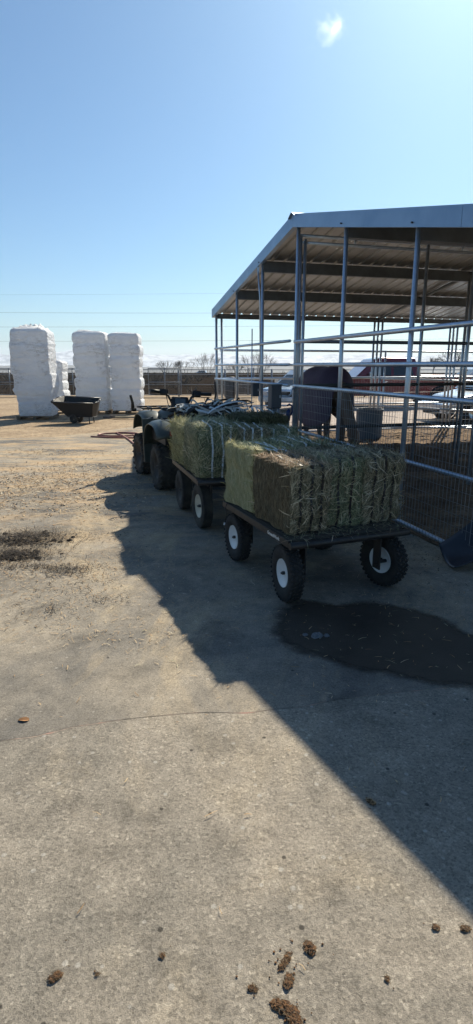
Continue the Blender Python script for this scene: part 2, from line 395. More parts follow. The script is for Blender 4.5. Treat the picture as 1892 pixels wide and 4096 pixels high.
hf=N(nt,'ShaderNodeMath',operation='MULTIPLY'); hf.inputs[1].default_value=.47; nt.links.new(ad.outputs[0],hf.inputs[0]); nt.links.new(hf.outputs[0],rr_.inputs[0]); rr_.color_ramp.elements[1].color=(1,1,1,1)
tb_=N(nt,'ShaderNodeBsdfTransparent'); mx=N(nt,'ShaderNodeMixShader'); nt.links.new(rr_.outputs[0],mx.inputs[0]); nt.links.new(nt.nodes['Principled BSDF'].outputs[0],mx.inputs[1]); nt.links.new(tb_.outputs[0],mx.inputs[2]); nt.links.new(mx.outputs[0],nt.nodes['Material Output'].inputs[0])
# pen floor, rough and trodden
pg=MB(); n1,n2=150,150
for i in range(n1+1):
    for j in range(n2+1):
        t=-3+i*11.2/n1; s=-.06+j*10.5/n2; p=B(t,s)
        h=.055*abs(fb(p.x*2.3,p.y*2.3,1,4))+.035*fb(p.x*7,p.y*7,5,3)
        h*=min(1,max(0,(s+.02)/.5)); h+=.17*exp(-((t-4.4)**2/.5+(s-2.4)**2/.9))
        pg.v.append((p.x,p.y,max(.0,h)+.002))
for i in range(n1):
    for j in range(n2):
        a=i*(n2+1)+j; pg.f.append((a,a+1,a+n2+2,a+n2+1)); pg.m.append(0); pg.sm.append(True)
struct(pg.build('pen_ground',PEND))
sheet('gravel_drive',[tuple(B(8.5,-.6)[:2]),tuple(B(8.5,14)[:2]),(28,30),(2.5,30)],-.003,GRAVEL,0)

# ------------------------------------------------------------------ distant hills
def ridge(name,y0,depth,x0,x1,base,hf,m,nx=160,ny=14):
    r=MB()
    for j in range(ny+1):
        for i in range(nx+1):
            x=x0+(x1-x0)*i/nx; t=j/ny; y=y0+depth*t
            prof=sin(pi*min(1,t*1.0))**.8
            r.v.append((x,y,base+hf(x,t)*prof))
    for j in range(ny):
        for i in range(nx):
            a=j*(nx+1)+i; r.f.append((a,a+1,a+nx+2,a+nx+1)); r.m.append(0); r.sm.append(False)
    return struct(r.build(name,m))
HILLM=mat('blue_brown_hill',[(.3,(.10,.11,.12)),(.7,(.16,.16,.16))],.004,.95)
SNOWM=mat('snow_and_rock',[(.42,(.22,.25,.30)),(.56,(.72,.75,.80))],.012,.9)
ridge('low_hills',1500,700,-3500,5000,-32,lambda x,t:32+5*fb(x*.0021,t*2,3,4)+2*fb(x*.009,t*3,1,3),HILLM)
ridge('snowy_mountains',4200,1500,-9000,12000,-40,lambda x,t:118+46*fb(x*.0011+4,t*2,8,5)+34*fb(x*.004,t*5,2,5),SNOWM,420,16)

# ------------------------------------------------------------------ shelter
TR=3.15; TE=7.9; TN=-1.55; ZR=3.47; ZE=2.65; ZNE=2.50; SMAX=9.0
def zroof(t): return ZR+(ZE-ZR)*(t-TR)/(TE-TR) if t>=TR else ZR+(ZNE-ZR)*(TR-t)/(TR-TN)
barn=thing('livestock_shelter','open galvanised steel pen shelter with a ridged metal roof on pipe posts','shelter',tuple(B(3.15,4)))
inv=Matrix.Translation(-barn.location)
def bb(mb): mb.v=[tuple(inv@Vector(p)) for p in mb.v]; return mb
def roof_side(ta,tb):
    r=MB(); prof=[]; s=-.03
    while s<SMAX:
        prof+=[(s,0),(s+.155,0),(s+.175,.028),(s+.205,.028)]; s+=.225
    rows=[]
    for k in range(7):
        t=ta+(tb-ta)*k/6; rows.append([B(t,s,zroof(t)+.075+h) for s,h in prof])
    vs=[p for row in rows for p in row]; n=len(prof)
    r.add(vs,[(k*n+i,k*n+i+1,(k+1)*n+i+1,(k+1)*n+i) for k in range(6) for i in range(n-1)])
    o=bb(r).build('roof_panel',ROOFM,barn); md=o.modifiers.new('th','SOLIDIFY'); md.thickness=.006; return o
roof_side(TR-.02,TE+.08); roof_side(TR-.02,TN-.1)
def fascia(ta,tb,s,name='fascia',h=.165,th=.02):
    r=MB(); n=1
    p=[]
    for t in (ta,tb):
        z=zroof(t)-.005
        for ds in (0,th):
            p+= [B(t,s-ds,z),B(t,s-ds,z+h)]
    r.add(p,[(0,1,5,4),(2,6,7,3),(1,3,7,5),(0,4,6,2),(0,2,3,1),(4,5,7,6)])
    # turned lip under the trim
    q=[B(ta,s-th,zroof(ta)-.005),B(tb,s-th,zroof(tb)-.005),B(tb,s+.05,zroof(tb)-.005),B(ta,s+.05,zroof(ta)-.005)]
    r.add(q+[v-Vector((0,0,.004)) for v in q],[(0,1,2,3),(7,6,5,4),(0,4,5,1)])
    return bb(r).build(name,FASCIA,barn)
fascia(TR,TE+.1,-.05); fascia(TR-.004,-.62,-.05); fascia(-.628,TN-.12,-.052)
c=MB()   # ridge cap, bent over the peak
for sgn in (1,-1):
    t1=TR+.12*sgn
    q=[B(TR,-.10,ZR+.18),B(TR,SMAX,ZR+.18),B(t1,SMAX,zroof(t1)+.14),B(t1,-.10,zroof(t1)+.14)]
    c.add(q+[v-Vector((0,0,.006)) for v in q],[(0,1,2,3),(7,6,5,4),(3,2,6,7),(0,3,7,4),(2,1,5,6)])
bb(c).build('ridge_cap',FASCIA,barn)
def purlin(t,d=.17,dz=.0):
    r=MB(); z=zroof(t)+.05+dz
    M=Matrix.Rotation(A_,3,'Z')
    r.box(B(t,SMAX/2,z-d/2),(SMAX-.02,.05,d),M); r.box(B(t+.04,SMAX/2,z-d+.004),(SMAX-.03,.05,.008),M)
    return bb(r).build('purlin',PURL,barn)
for t in (4.65,6.2,1.6,.1): purlin(t)
purlin(TE,.10); purlin(TN,.12); 
def post(t,s,z0,z1,r=.030,name='post'):
    m=MB(); m.tube([B(t,s,z0),B(t,s,z1)],r,12); return bb(m).build(name,GALV,barn)
for t in (.1,1.6,4.65,6.2,-1.5): post(t,0,0,zroof(t)+.04,.026)
post(3.10,0,0,ZR+.02,.027); post(3.15,.06,0,ZR-.1,.022); post(3.13,.12,0,ZR-.16,.022)
post(7.86,0,0,zroof(7.86)+.02,.027); post(7.9,.13,0,zroof(7.9)+.02,.024)
for s in (2.0,4.0,6.1,8.1):
    post(7.9,s,0,ZE+.03,.026)
    if s in (4.0,6.1): post(7.9,s+.11,0,ZE+.03,.026); post(7.9,s-.10,0,ZE+.03,.026)
post(7.9,4.24,0,1.93,.022)
post(3.15,2.10,0,ZR-.1,.027); post(3.15,2.95,0,ZR-.14,.03); post(3.15,6.0,0,ZR-.1,.036)
for s in (2.0,4.0,6.1): post(4.65 if s==4.0 else 1.6,s,0,zroof(1.6) if s!=4.0 else zroof(4.65),.028)
tr=MB()
for z in (3.29,3.38): tr.tube([B(3.15,.05,z-.02),B(3.15,SMAX,z-.02)],.022,10)
for s in (.9,2.7,4.5,6.3): tr.tube([B(3.15,s,3.27),B(3.15,s,3.36)],.02,8)
bb(tr).build('ridge_truss',GALV,barn)
for s0 in (4.0,8.0):
    r=MB(); r.tube([B(3.15,s0,ZR+.01),B(7.88,s0,ZE+.02)],.03,8); bb(r).build('rafter',PURL,barn)
    r=MB(); r.tube([B(3.15,s0,ZR+.01),B(-1.5,s0,ZNE+.02)],.03,8); bb(r).build('rafter',PURL,barn)
br=MB()
for t in (.1,1.6,4.65,6.2):
    br=MB(); br.tube([B(t,-.07,zroof(t)+.03),B(t,-.085,zroof(t)+.03)],.009,6); bb(br).build('bolt',BLACKM,barn)
    br=MB(); br.box(B(t,.12,zroof(t)-.03),(.07,.02,.03),Matrix.Rotation(.6,3,'Y')); bb(br).build('bracket',GALV,barn)
br=MB()
br.box(B(4.75,-.05,zroof(4.75)-.03),(.03,.02,.16)); br.tube([B(4.75,-.05,zroof(4.75)-.08),B(4.73,-.02,zroof(4.7)-.5),B(4.72,0,1.3)],.014,8)
bb(br).build('bracket',GALV,barn)

# ------------------------------------------------------------------ pen fences
def wires(mb,f,t0,t1,z0,z1,dt=.05,dz=.1,r=.0021):
    # f(t,z) -> point ; vertical and horizontal wires as thin three-sided rods with a hand-bent wobble
    n=int((t1-t0)/dt)
    for i in range(1,n):
        t=t0+(t1-t0)*i/n; w=.004*sin(i*1.7)
        mb.tube([f(t+w*.5,z0),f(t+w,z0+(z1-z0)*.35),f(t-w,z0+(z1-z0)*.7),f(t,z1)],r,3,smooth=False,caps=False)
    k=int((z1-z0)/dz)
    for j in range(1,k):
        z=z0+(z1-z0)*j/k
        mb.tube([f(t0,z),f((t0*2+t1)/3,z+.004*sin(j)),f((t0+2*t1)/3,z-.004*sin(j*2)),f(t1,z)],r,3,smooth=False,caps=False)
RAILS=[(.05,.022),(.68,.021),(1.31,.025),(1.61,.025),(1.93,.025)]
fe=thing('pen_fence','galvanised pipe rail fence with welded wire mesh along the near side of the shelter','fence',tuple(B(3,0)))
fi=Matrix.Translation(-fe.location)
def fbuild(mb,name,m,p,im): mb.v=[tuple(im@Vector(q)) for q in mb.v]; return mb.build(name,m,p)
for z,r in RAILS:
    m=MB(); 
    if r>.024 or z<.1: m.tube([B(-3,-.035,z),B(3.05,-.035,z)],r,10); m.tube([B(3.25,-.035,z+(.02 if z>1.8 else 0)),B(7.86,-.035,z+(.03 if z>1.8 else 0))],r*.9,10)
    else: m.tube([B(-3,-.035,z),B(7.86,-.035,z)],r,10)
    fbuild(m,'rail',GALV,fe,fi)
for a,b in ((-3,-1.5),(-1.5,.1),(.1,1.6),(1.6,3.1),(3.2,4.65),(4.65,6.2),(6.2,7.86)):
    m=MB(); wires(m,lambda t,z:B(t,-.066,z),a+.03,b-.03,.03,1.31); fbuild(m,'wire_mesh',GALV2,fe,fi)
fe2=thing('pen_fence','galvanised pipe rail fence closing the far side of the shelter before the parked cars','fence',tuple(B(7.95,4)))
fi2=Matrix.Translation(-fe2.location)
for z,r in RAILS:
    m=MB(); m.tube([B(7.95,.1,z),B(7.95,13,z)],r,8); fbuild(m,'rail',GALV,fe2,fi2)
m=MB(); wires(m,lambda t,z:B(7.98,t,z),2.1,9,.05,1.31,.075,.16,.002); fbuild(m,'wire_mesh',GALV2,fe2,fi2)
fe3=thing('partition_fence','weathered dark pipe rail fence dividing the pens under the roof ridge','fence',tuple(B(3.15,4)))
fi3=Matrix.Translation(-fe3.location)
RUST=mat('weathered_pipe',[(.3,(.04,.036,.033)),(.7,(.09,.08,.07))],6,.6,.3)
for z in (.68,1.31,1.94):
    m=MB(); m.tube([B(3.15,.1,z),B(3.15,SMAX,z)],.026,8); fbuild(m,'rail',RUST if z<1.5 else PURL,fe3,fi3)
gt=thing('pipe_gate','low pale pipe gate sagging across the pen beside the far fence','gate',tuple(B(6.6,4.6)))
gi=Matrix.Translation(-gt.location)
m=MB()
for z0,z1 in ((1.30,1.16),(.66,.42),(.16,.12)): m.tube([B(7.5,3.9,z0),B(6.0,8.4,z1)],.022,8)
for k in (0,1): m.tube([B(7.5-1.5*k,3.9+4.5*k,1.31-.14*k),B(7.5-1.5*k,3.9+4.5*k,.12)],.022,8)
fbuild(m,'gate_frame',GALV,gt,gi)
m=MB(); m.tube([B(6.55,6.75,.02),B(6.5,6.7,.35),B(6.5,6.9,.75)],.03,8); m.tube([B(6.45,6.95,.02),B(6.5,7.0,.4)],.026,8)
fbuild(m,'gate_post',RUST,gt,gi)

# ------------------------------------------------------------------ boxes, hydrant, rope
def elec_box(x,y,z0,z1,wd,dp,rz,label,posts,grp=None):
    t=thing('electrical_box',label,'electrical box',(x,y,0),rz,grp)
    m=MB(); m.box((0,0,(z0+z1)/2),(wd,dp,z1-z0)); m.box((0,-dp/2-.004,(z0+z1)/2),(wd*.93,.008,(z1-z0)*.94)); m.build('case',BOXG,t,bevel=.006)
    m=MB(); m.box((0,.0,z1+.004),(wd+.02,dp+.02,.008)); m.build('lid',BOXG,t)
    m=MB(); m.box((wd*.3,-dp/2-.014,(z0+z1)/2),(.012,.012,.04)); m.build('latch',GALV,t)
    for px,py,r,zt in posts:
        m=MB(); m.tube([(px,py,0),(px,py,zt)],r,10); m.build('conduit',GALV,t)
    return t
elec_box(.545,8.3,1.01,1.335,.155,.13,.35,'large grey electrical box on two steel posts beside the pen corner',[(0,.0,.036,1.05),(.085,.04,.018,1.05)])
p=B(4.65,-.12); elec_box(p.x,p.y,1.08,1.30,.12,.10,.3,'small dark grey electrical box fixed to the fence left of the larger box',[(-.03,.09,.010,2.2)])
hy=thing('yard_hydrant','blue headed yard hydrant on a steel standpipe at the corner of the pen','hydrant',(.715,8.0,0))
m=MB(); m.tube([(0,0,0),(0,0,.92)],.021,10); m.build('standpipe',GALV,hy)
m=MB(); m.tube([(0,0,.86),(0,0,.92),(0,0,.97),(.01,0,1.02)],[.026,.034,.032,.016],12); m.tube([(0,-.01,.92),(-.05,-.02,.91),(-.075,-.02,.87)],[.022,.02,.018],10); m.build('hydrant_head',BLUEM,hy)
m=MB(); m.tube([(.03,0,.93),(.055,0,.98),(.05,0,1.06),(.01,0,1.085),(-.02,0,1.06)],.012,8); m.build('handle',BLUEM,hy)
m=MB(); 
m.tube([(.62,8.28,1.18),(.74,8.33,1.17),(.78,8.36,1.20),(.80,8.4,1.27),(.86,8.52,1.30)],.013,8); 
tag(m.build('steel_latch_rod',GALV),'bent steel rod reaching from the large box to the corner post','rod')
rp=MB(); 
pts=[B(7.7,-.08,1.28-k*.02+.0) for k in range(0)]
for k in range(3):
    x0=B(7.72-.05*k,-.09).x; y0=B(7.72-.05*k,-.09).y
    rp.tube([(x0,y0,1.25),(x0+.02,y0,1.0),(x0-.015,y0,.8),(x0+.03,y0,.68),(x0+.05+.03*k,y0-.02,.60),(x0+.02,y0,.55),(x0-.01,y0,.62)],.011,6)
tag(rp.build('lead_rope',STRAPB),'black lead rope hung in loops on the far corner of the fence','rope')

# ------------------------------------------------------------------ hay bales
def bale(name,label,M,wd,dp,h,seed,core,strands,dens=9500,straps=(),strapm=None,cut=(),cutm=None,cutst=None,group=None,topst=None,shag=1.0,top_dense=1.0,kindname='hay_bale'):
    """M places the bale; its local origin is the middle of its base, straps run round in y-z"""
    rnd=random.Random(seed); root=bpy.data.objects.new(name,None); COL.objects.link(root); root.matrix_world=M
    tag(root,label,'hay bale',group)
    def surf(u,v,face):
        # point on the box face with swelling and rounded corners
        x,y,z=face(u,v)
        return x,y,z
    def pinch(x):
        d=0
        for sx in straps: d+=exp(-((x-sx)/.022)**2)
        return d
    def disp(p):
        x,y,z=p; cx,cy,cz=x/(wd/2),y/(dp/2),(z-h/2)/(h/2)
        r=.93
        k=Vector((cx,cy,cz)); a=[abs(q) for q in k]
        e=sum(max(0,q-.86)**2 for q in a)
        f=1-.9*max(0,e-.0196)
        q=Vector((x*f,y*f,h/2+(z-h/2)*f))
        n=fb(q.x*9+seed,q.y*9,q.z*9,3)*.014*shag+fb(q.x*3+seed,q.y*3,q.z*3,2)*.022
        dirv=Vector((cx**7,cy**7,cz**7)) ; 
        if dirv.length: dirv.normalize()
        bulge=.014*(1-cx*cx)*(1-cy*cy)+.016*(1-cz*cz)*(1-.5*cx*cx)
        return q+dirv*(n+bulge-.009*pinch(x)*(1 if abs(cx)<.95 else 0))
    m=MB(); res=16
    faces=[]
    H=h/2
    F={'-y':(lambda u,v:(u*wd/2,-dp/2,H+v*H)),'+y':(lambda u,v:(-u*wd/2,dp/2,H+v*H)),
       '-x':(lambda u,v:(-wd/2,-u*dp/2,H+v*H)),'+x':(lambda u,v:(wd/2,u*dp/2,H+v*H)),
       '+z':(lambda u,v:(u*wd/2,v*dp/2,h)),'-z':(lambda u,v:(u*wd/2,-v*dp/2,0))}
    for key,f in F.items():
        b=len(m.v)
        for i in range(res+1):
            for j in range(res+1):
                m.v.append(tuple(disp(f(-1+2*i/res,-1+2*j/res))))
        for i in range(res):
            for j in range(res):
                a=b+i*(res+1)+j; m.f.append((a,a+res+1,a+res+2,a+1)); m.m.append(1 if key in cut else 0); m.sm.append(True)
    m.build('hay_body',[core,cutm or core],root)
    st=MB()
    areas={'-y':wd*h,'+y':wd*h,'-x':dp*h,'+x':dp*h,'+z':wd*dp}
    for key,ar in areas.items():
        f=F[key]; iscut=key in cut
        nn=int(ar*dens*(1.6 if iscut else (top_dense if key=='+z' else 1)))
        mi=1 if iscut else (2 if key=='+z' else 0)
        for _ in range(nn):
            u=rnd.uniform(-1,1); v=rnd.uniform(-1,1)
            if straps and not iscut and key!='+x' and key!='-x' and min(abs(u*wd/2-sx) for sx in straps)<.009: continue
            if not iscut and rnd.random()<.22: 
                if rnd.random()<.5: u=math.copysign(1-abs(rnd.gauss(0,.05)),u)
                else: v=math.copysign(1-abs(rnd.gauss(0,.05)),v)
            p=disp(f(u,v)); e=.02
            pu=disp(f(u+e,v))-p; pv=disp(f(u,v+e))-p
            n=pu.cross(pv)
            if n.length<1e-9: continue
            n.normalize()
            if n.dot(p-Vector((0,0,H)))<0: n=-n
            pu.normalize(); pv=n.cross(pu).normalized()
            if iscut:
                a=pi/2+rnd.gauss(0,.16); L=rnd.uniform(.02,.07); wdt=rnd.uniform(.0012,.0026); lift=rnd.uniform(0,.03); off=rnd.uniform(0,.003)
            else:
                a=rnd.uniform(0,pi) if rnd.random()<.75 else pi/2+rnd.gauss(0,.5)
                L=rnd.uniform(.02,.11)*shag; wdt=rnd.uniform(.0013,.0042); lift=rnd.uniform(-.05,.12); off=rnd.uniform(0,.005)
                if rnd.random()<.05: lift=rnd.uniform(.2,.7); L*=.8
            # keep most stalks inside their own face so edges stay cropped, as baled hay is
            eu={'-y':wd,'+y':wd,'-x':dp,'+x':dp,'+z':wd}[key]/2; ev={'+z':dp}.get(key,h)/2
            if rnd.random()<.80:
                if abs(u+cos(a)*L/eu)>1.03: a=pi-a
                if abs(v+sin(a)*L/ev)>1.03: a=-a
            d=(pu*cos(a)+pv*sin(a)); d2=(d+n*lift).normalized(); s=d.cross(n).normalized()*wdt/2*1.5
            c0=p+n*(off+.001); c1=c0+d2*L*.5+n*(-.002+.004*rnd.random())+s*rnd.uniform(-6,6)*.5; c2=c0+d2*L+n*rnd.uniform(-.012,.006)+s*rnd.uniform(-10,10)*.5
            st.add([c0-s*.6,c0+s*.6,c1+s,c1-s,c2+s*.4,c2-s*.4],[(0,1,2,3),(3,2,4,5)],mi)
    st.build('hay_strands',[strands,cutst or strands,topst or strands],root)
    for i,sx in enumerate(straps):
        sp=MB(); pts=[]; K=16
        ring=[]
        for k in range(K): ring.append(F['-y'](sx/(wd/2),-1+2*k/K))
        for k in range(K): ring.append((sx,-dp/2+dp*k/K,h))
        for k in range(K): ring.append((sx,dp/2,h-h*k/K))
        for k in range(K+1): ring.append((sx,dp/2-dp*k/K,0.0))
        for k,q in enumerate(ring):
            P=disp(q); o=(P-Vector((P.x,0,H))).normalized()*.018
            pts.append(P+o+Vector((.004*sin(k*.6+seed+i),0,0)))
        sp.ribbon(pts,.017,(1,0,0)); sp.build('strap',strapm,root)
    return root
def frame(N0,ang):
    return Matrix.Translation(Vector(N0))@Matrix.Rotation(ang,4,'Z')
# hand carts -------------------------------------------------------------
def wheel(parent,x,y,r,wd,rimr,tyre,rimm,steer=0,tread='block',side=-1,dish=.02):
    wroot=bpy.data.objects.new('wheel',None); COL.objects.link(wroot); wroot.parent=parent; wroot.location=(x,y,r); wroot.rotation_euler=(0,0,steer)
    h=wd/2; m=MB()
    prof=[(rimr,-h*.55),(rimr+.006,-h*.75),(r*.72,-h*.98),(r*.84,-h),(r*.93,-h*.86),(r*.975,-h*.6),(r*.985,0),(r*.975,h*.6),(r*.93,h*.86),(r*.84,h),(r*.72,h*.98),(rimr+.006,h*.75),(rimr,h*.55)]
    if tread=='rib':
        prof=prof[:5]
        for k in range(9):
            q=-h*.72+k*h*1.44/8; prof+=[(r*.99,q-.0035),(r*.99,q+.0035),(r*.96,q+.0045)]
        prof+=[(r*.93,h*.86),(r*.84,h),(r*.72,h*.98),(rimr+.006,h*.75),(rimr,h*.55)]
    m.lathe(prof,48,RX)
    if tread in('block','lug'):
        rows=4 if tread=='block' else 3; cnt=34 if tread=='block' else 20
        for k in range(cnt):
            for j in range(rows):
                a=2*pi*(k+.5*(j%2))/cnt; q=-h*.72+j*h*1.44/(rows-1)
                rr=r*(.985 if abs(q)<h*.5 else .962)
                sz=2*pi*r/cnt*.62
                R=Matrix.Rotation(a,3,'X')@Matrix.Rotation(pi/4,3,'Z')
                m.box(Matrix.Rotation(a,3,'X')@Vector((q,0,rr)),(sz,sz,.014 if tread=='block' else .03),R,taper=.85)
    m.build('tyre',tyre,wroot)
    m=MB()
    for sg in (-1,1):
        pr=[(0,0.02*sg),(rimr*.25,.018*sg),(rimr*.3,.012*sg*side*-1+.006*sg),(rimr*.72,h*.30*sg),(rimr*.86,h*.62*sg),(rimr*1.0,h*.70*sg),(rimr*1.03,h*.80*sg),(rimr*1.03,h*.5*sg)]
        m.lathe(pr,40,RX)
    m.build('rim',rimm,wroot)
    m=MB(); m.tube([(-h*.75,0,0),(h*.75,0,0)],rimr*.13,14); m.tube([(-h*.95,0,0),(h*.9,0,0)],rimr*.07,10)
    m.build('hub',BLACKM,wroot); return wroot
def cart(label,loc,ang,W,L,zt,wr,ww,rimr,spec,text=None,front_steer=0,deckm=WOODD):
    t=thing('hay_cart',label,'cart',loc,ang)
    m=MB(); m.box((0,0,zt-.012),(W-.03,L-.03,.024))
    for k in range(5): m.box(((k-2)*(W-.06)/5,0,zt+.001),((W-.06)/5-.008,L-.04,.006))
    m.build('deck',deckm,t,bevel=.003)
    m=MB()
    m.box((-W/2+.004,0,zt-.022),(.010,L,.048)); m.box((W/2-.004,0,zt-.022),(.010,L,.048))
    m.box((0,L/2,zt-.022),(W,.010,.048)); m.box((0,-L/2+.06,zt-.04),(W*.96,.03,.03))
    m.build('frame',BLACKM,t,bevel=.002)
    m=MB(); m.tube([(-W/2+.0,-L/2-.02,zt-.03),(W/2+.02,-L/2-.02,zt-.03)],.025,12); m.build('end_rail',BLACKM,t)
    for y,st in ((-L/2+.09,front_steer),(L/2-.24,0)):
        bx=MB(); R=Matrix.Rotation(st,3,'Z')
        bx.box(Vector((0,y,zt-.075)),(W*.72,.035,.035),R); 
        for sx in (-1,1):
            bx.box(Vector((0,y,0))+R@Vector((sx*W*.33,0,0))+Vector((0,0,(wr+zt-.05)/2-.01)),(.012,.085,zt-.05-wr+.08),R)
            bx.tube([Vector((0,y,wr))+R@Vector((sx*W*.31,0,0)),Vector((0,y,wr))+R@Vector((sx*W*.43,0,0))],.014,8)
            bx.box(Vector((0,y,0))+R@Vector((sx*W*.30,0,0))+Vector((0,0,zt-.055)),(.10,.10,.012),R)
        bx.build('axle_bracket',BLACKM,t,bevel=.002)
    for (x,y,st,rm) in spec:
        wheel(t,x,y,wr,ww,rimr,RUBBER if text else RUBDUST,rm,st,'block' if text else 'rib')
    m=MB(); m.tube([(0,L/2,zt-.1),(0,L/2+.25,.25),(0,L/2+.45,.22)],.016,8); m.build('tow_tongue',BLACKM,t)
    if text:
        cu=bpy.data.curves.new('lettering','FONT'); cu.body=text; cu.size=.034; cu.extrude=.0006; cu.offset=.0009; cu.align_x='RIGHT'; cu.align_y='CENTER'; cu.space_character=1.0
        cu.materials.append(PINKL); ob=bpy.data.objects.new('lettering',cu); COL.objects.link(ob); ob.parent=t
        # reads from the left side of the cart, towards its near end
        ob.matrix_local=Matrix.Translation((-W/2-.0035,-L/2+.135,zt-.022))@Matrix(((0,0,-1,0),(-1,0,0,0),(0,1,0,0),(0,0,0,1)))
        bpy.context.view_layer.update()
        me=bpy.data.meshes.new_from_object(ob.evaluated_get(bpy.context.evaluated_depsgraph_get())); o2=bpy.data.objects.new('lettering',me); COL.objects.link(o2); o2.parent=t; o2.matrix_local=ob.matrix_local.copy(); bpy.data.objects.remove(ob)
        o2.name='lettering'
    return t
A1=radians(21.5); C1=Vector((.546,4.38,0)); W1,L1,Z1=.93,1.26,.47
cart('near black flatbed hand cart with white rims carrying the front load of hay',tuple(C1),A1,W1,L1,Z1,.20,.098,.098,
     [(-.405,-.50,radians(-4),RIMW),(-.41,.43,0,RIMW),(.395,-.50,radians(12),RIMW),(.40,.44,0,RIMW)],'GroundWork')
def put(C,ang,x,y,z,rz=0,ry=0,rx=0): return Matrix.Translation(C)@Matrix.Rotation(ang,4,'Z')@Matrix.Translation((x,y,z))@Matrix.Rotation(rz,4,'Z')@Matrix.Rotation(ry,4,'Y')@Matrix.Rotation(rx,4,'X')
G1='hay bales on the near cart'
bale('hay_bale','bale with a dark brown cut side at the near left corner of the near cart',put(C1,A1,-.268,-.255,Z1+.006,.02,.01),.31,.57,.475,11,HAYB,S_BROWN,straps=(-.085,.0,.08),strapm=STRAPB,cut=('-x',),cutm=HAYCUT,cutst=S_DARK if False else strand_mat('cut_strands_brown',[(0,(.05,.04,.025)),(.6,(.16,.137,.085)),(.92,(.28,.24,.15)),(1,(.45,.38,.23))],.2),topst=S_SUNTOP,group=G1,top_dense=1.5)
bale('hay_bale','black strapped hay bale in the middle of the front row on the near cart',put(C1,A1,.045,-.185,Z1+.006,-.02),.305,.56,.49,12,HAYB,S_GREEN,straps=(-.045,.06),strapm=STRAPB,topst=S_BROWN,group=G1,top_dense=1.4)
bale('hay_bale','black strapped straw coloured hay bale at the near right corner of the near cart',put(C1,A1,.365,-.18,Z1+.006,.015,.0),.325,.57,.48,13,HAYB,S_BROWN,straps=(-.085,.01,.085),strapm=STRAPB,topst=S_BROWN,group=G1,top_dense=1.3)
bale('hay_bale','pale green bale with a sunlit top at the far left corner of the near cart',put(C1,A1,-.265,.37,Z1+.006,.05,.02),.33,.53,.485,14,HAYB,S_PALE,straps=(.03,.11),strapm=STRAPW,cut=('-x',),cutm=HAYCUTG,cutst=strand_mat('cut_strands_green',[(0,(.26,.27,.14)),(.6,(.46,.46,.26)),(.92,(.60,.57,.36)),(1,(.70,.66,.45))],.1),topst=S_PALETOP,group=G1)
bale('hay_bale','green hay bale with three white straps at the back middle of the near cart',put(C1,A1,.075,.40,Z1+.03,-.06,.0,-.03),.33,.56,.485,15,HAYB,S_GREEN,straps=(-.12,.0,.11),strapm=STRAPW,group=G1)
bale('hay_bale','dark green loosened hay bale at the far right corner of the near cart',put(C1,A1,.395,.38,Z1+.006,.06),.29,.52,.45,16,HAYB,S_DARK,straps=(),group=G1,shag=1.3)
# chaff and stalks spilt on the bare near edge of the deck and over its rail
def spill(name,label,C,A,W_,y0,y1,z,n,seed,hang=.3):
    rnd=random.Random(seed); m=MB(); M=Matrix.Translation(C)@Matrix.Rotation(A,4,'Z')
    for _ in range(n):
        x=rnd.uniform(-W_/2,W_/2); y=rnd.uniform(y0,y1); a=rnd.uniform(0,2*pi); L=rnd.uniform(.02,.10); w_=rnd.uniform(.0015,.004)
        zz=z+rnd.uniform(0,.012); dz=rnd.uniform(-.01,.02) if rnd.random()>hang else -rnd.uniform(.01,.05)
        if dz<-.01: y=y0-.005; a=-pi/2+rnd.gauss(0,1.1); L*=rnd.uniform(.3,1.2)
        p=Vector((x,y,zz)); d=Vector((cos(a)*L,sin(a)*L,dz)); s_=Vector((-sin(a),cos(a),0))*w_/2
        q=p+d*.5+Vector((0,0,.006)); e=p+d
        m.add([M@v for v in (p-s_,p+s_,q+s_,q-s_,e+s_*.5,e-s_*.5)],[(0,1,2,3),(3,2,4,5)],rnd.randrange(2))
    tag(m.build(name,[S_GREEN,S_BROWN]),label,None,None,'stuff')
spill('spilt_hay','loose hay stalks spilt along the near edge of the front cart',C1,A1,.92,-.655,-.44,Z1+.008,330,31,.10)
# cart 2
A2=radians(16.5); W2,L2,Z2=.93,1.30,.54; N2=Vector((-.38,5.38,0))
C2=N2+Vector((cos(A2),sin(A2),0))*W2/2+Vector((-sin(A2),cos(A2),0))*L2/2
cart('farther dusty hay cart with cream and dark rims hitched behind the quad bike',tuple(C2),A2,W2,L2,Z2,.225,.115,.115,
     [(-.36,-.42,radians(3),RIMC),(-.39,.40,0,RIMD),(.37,-.42,radians(3),RIMC),(.37,.40,0,RIMD)],None)
G2='hay bales on the farther cart'
bale('hay_bale','green hay bale with three white straps at the near left corner of the farther cart',put(C2,A2,-.245,-.33,Z2+.006,.02),.385,.58,.49,21,HAYB,S_GREEN,straps=(-.07,.035,.12),strapm=STRAPW,cut=(),group=G2,topst=S_GREEN,shag=1.15)
bale('hay_bale','white strapped hay bale in the middle of the near row on the farther cart',put(C2,A2,.115,-.31,Z2+.006,-.02),.32,.58,.455,22,HAYB,S_BROWN,straps=(-.08,.0,.085),strapm=STRAPW,group=G2,topst=S_GREEN)
bale('hay_bale','lower hay bale with two white straps at the near right corner of the farther cart',put(C2,A2,.435,-.27,Z2+.006,.0),.32,.58,.43,23,HAYB,S_GREEN,straps=(-.10,.06),strapm=STRAPW,group=G2)
bale('hay_bale','shaggy yellow green hay bale at the far left corner of the farther cart',put(C2,A2,-.275,.29,Z2+.006,.05),.35,.58,.44,24,HAYB,S_PALE,straps=(),group=G2,shag=1.35)
bale('hay_bale','dark hay bale in the far row of the farther cart under the loose slab',put(C2,A2,.09,.33,Z2+.006,0),.38,.60,.42,25,HAYB,S_DARK,straps=(),group=G2,shag=1.2)
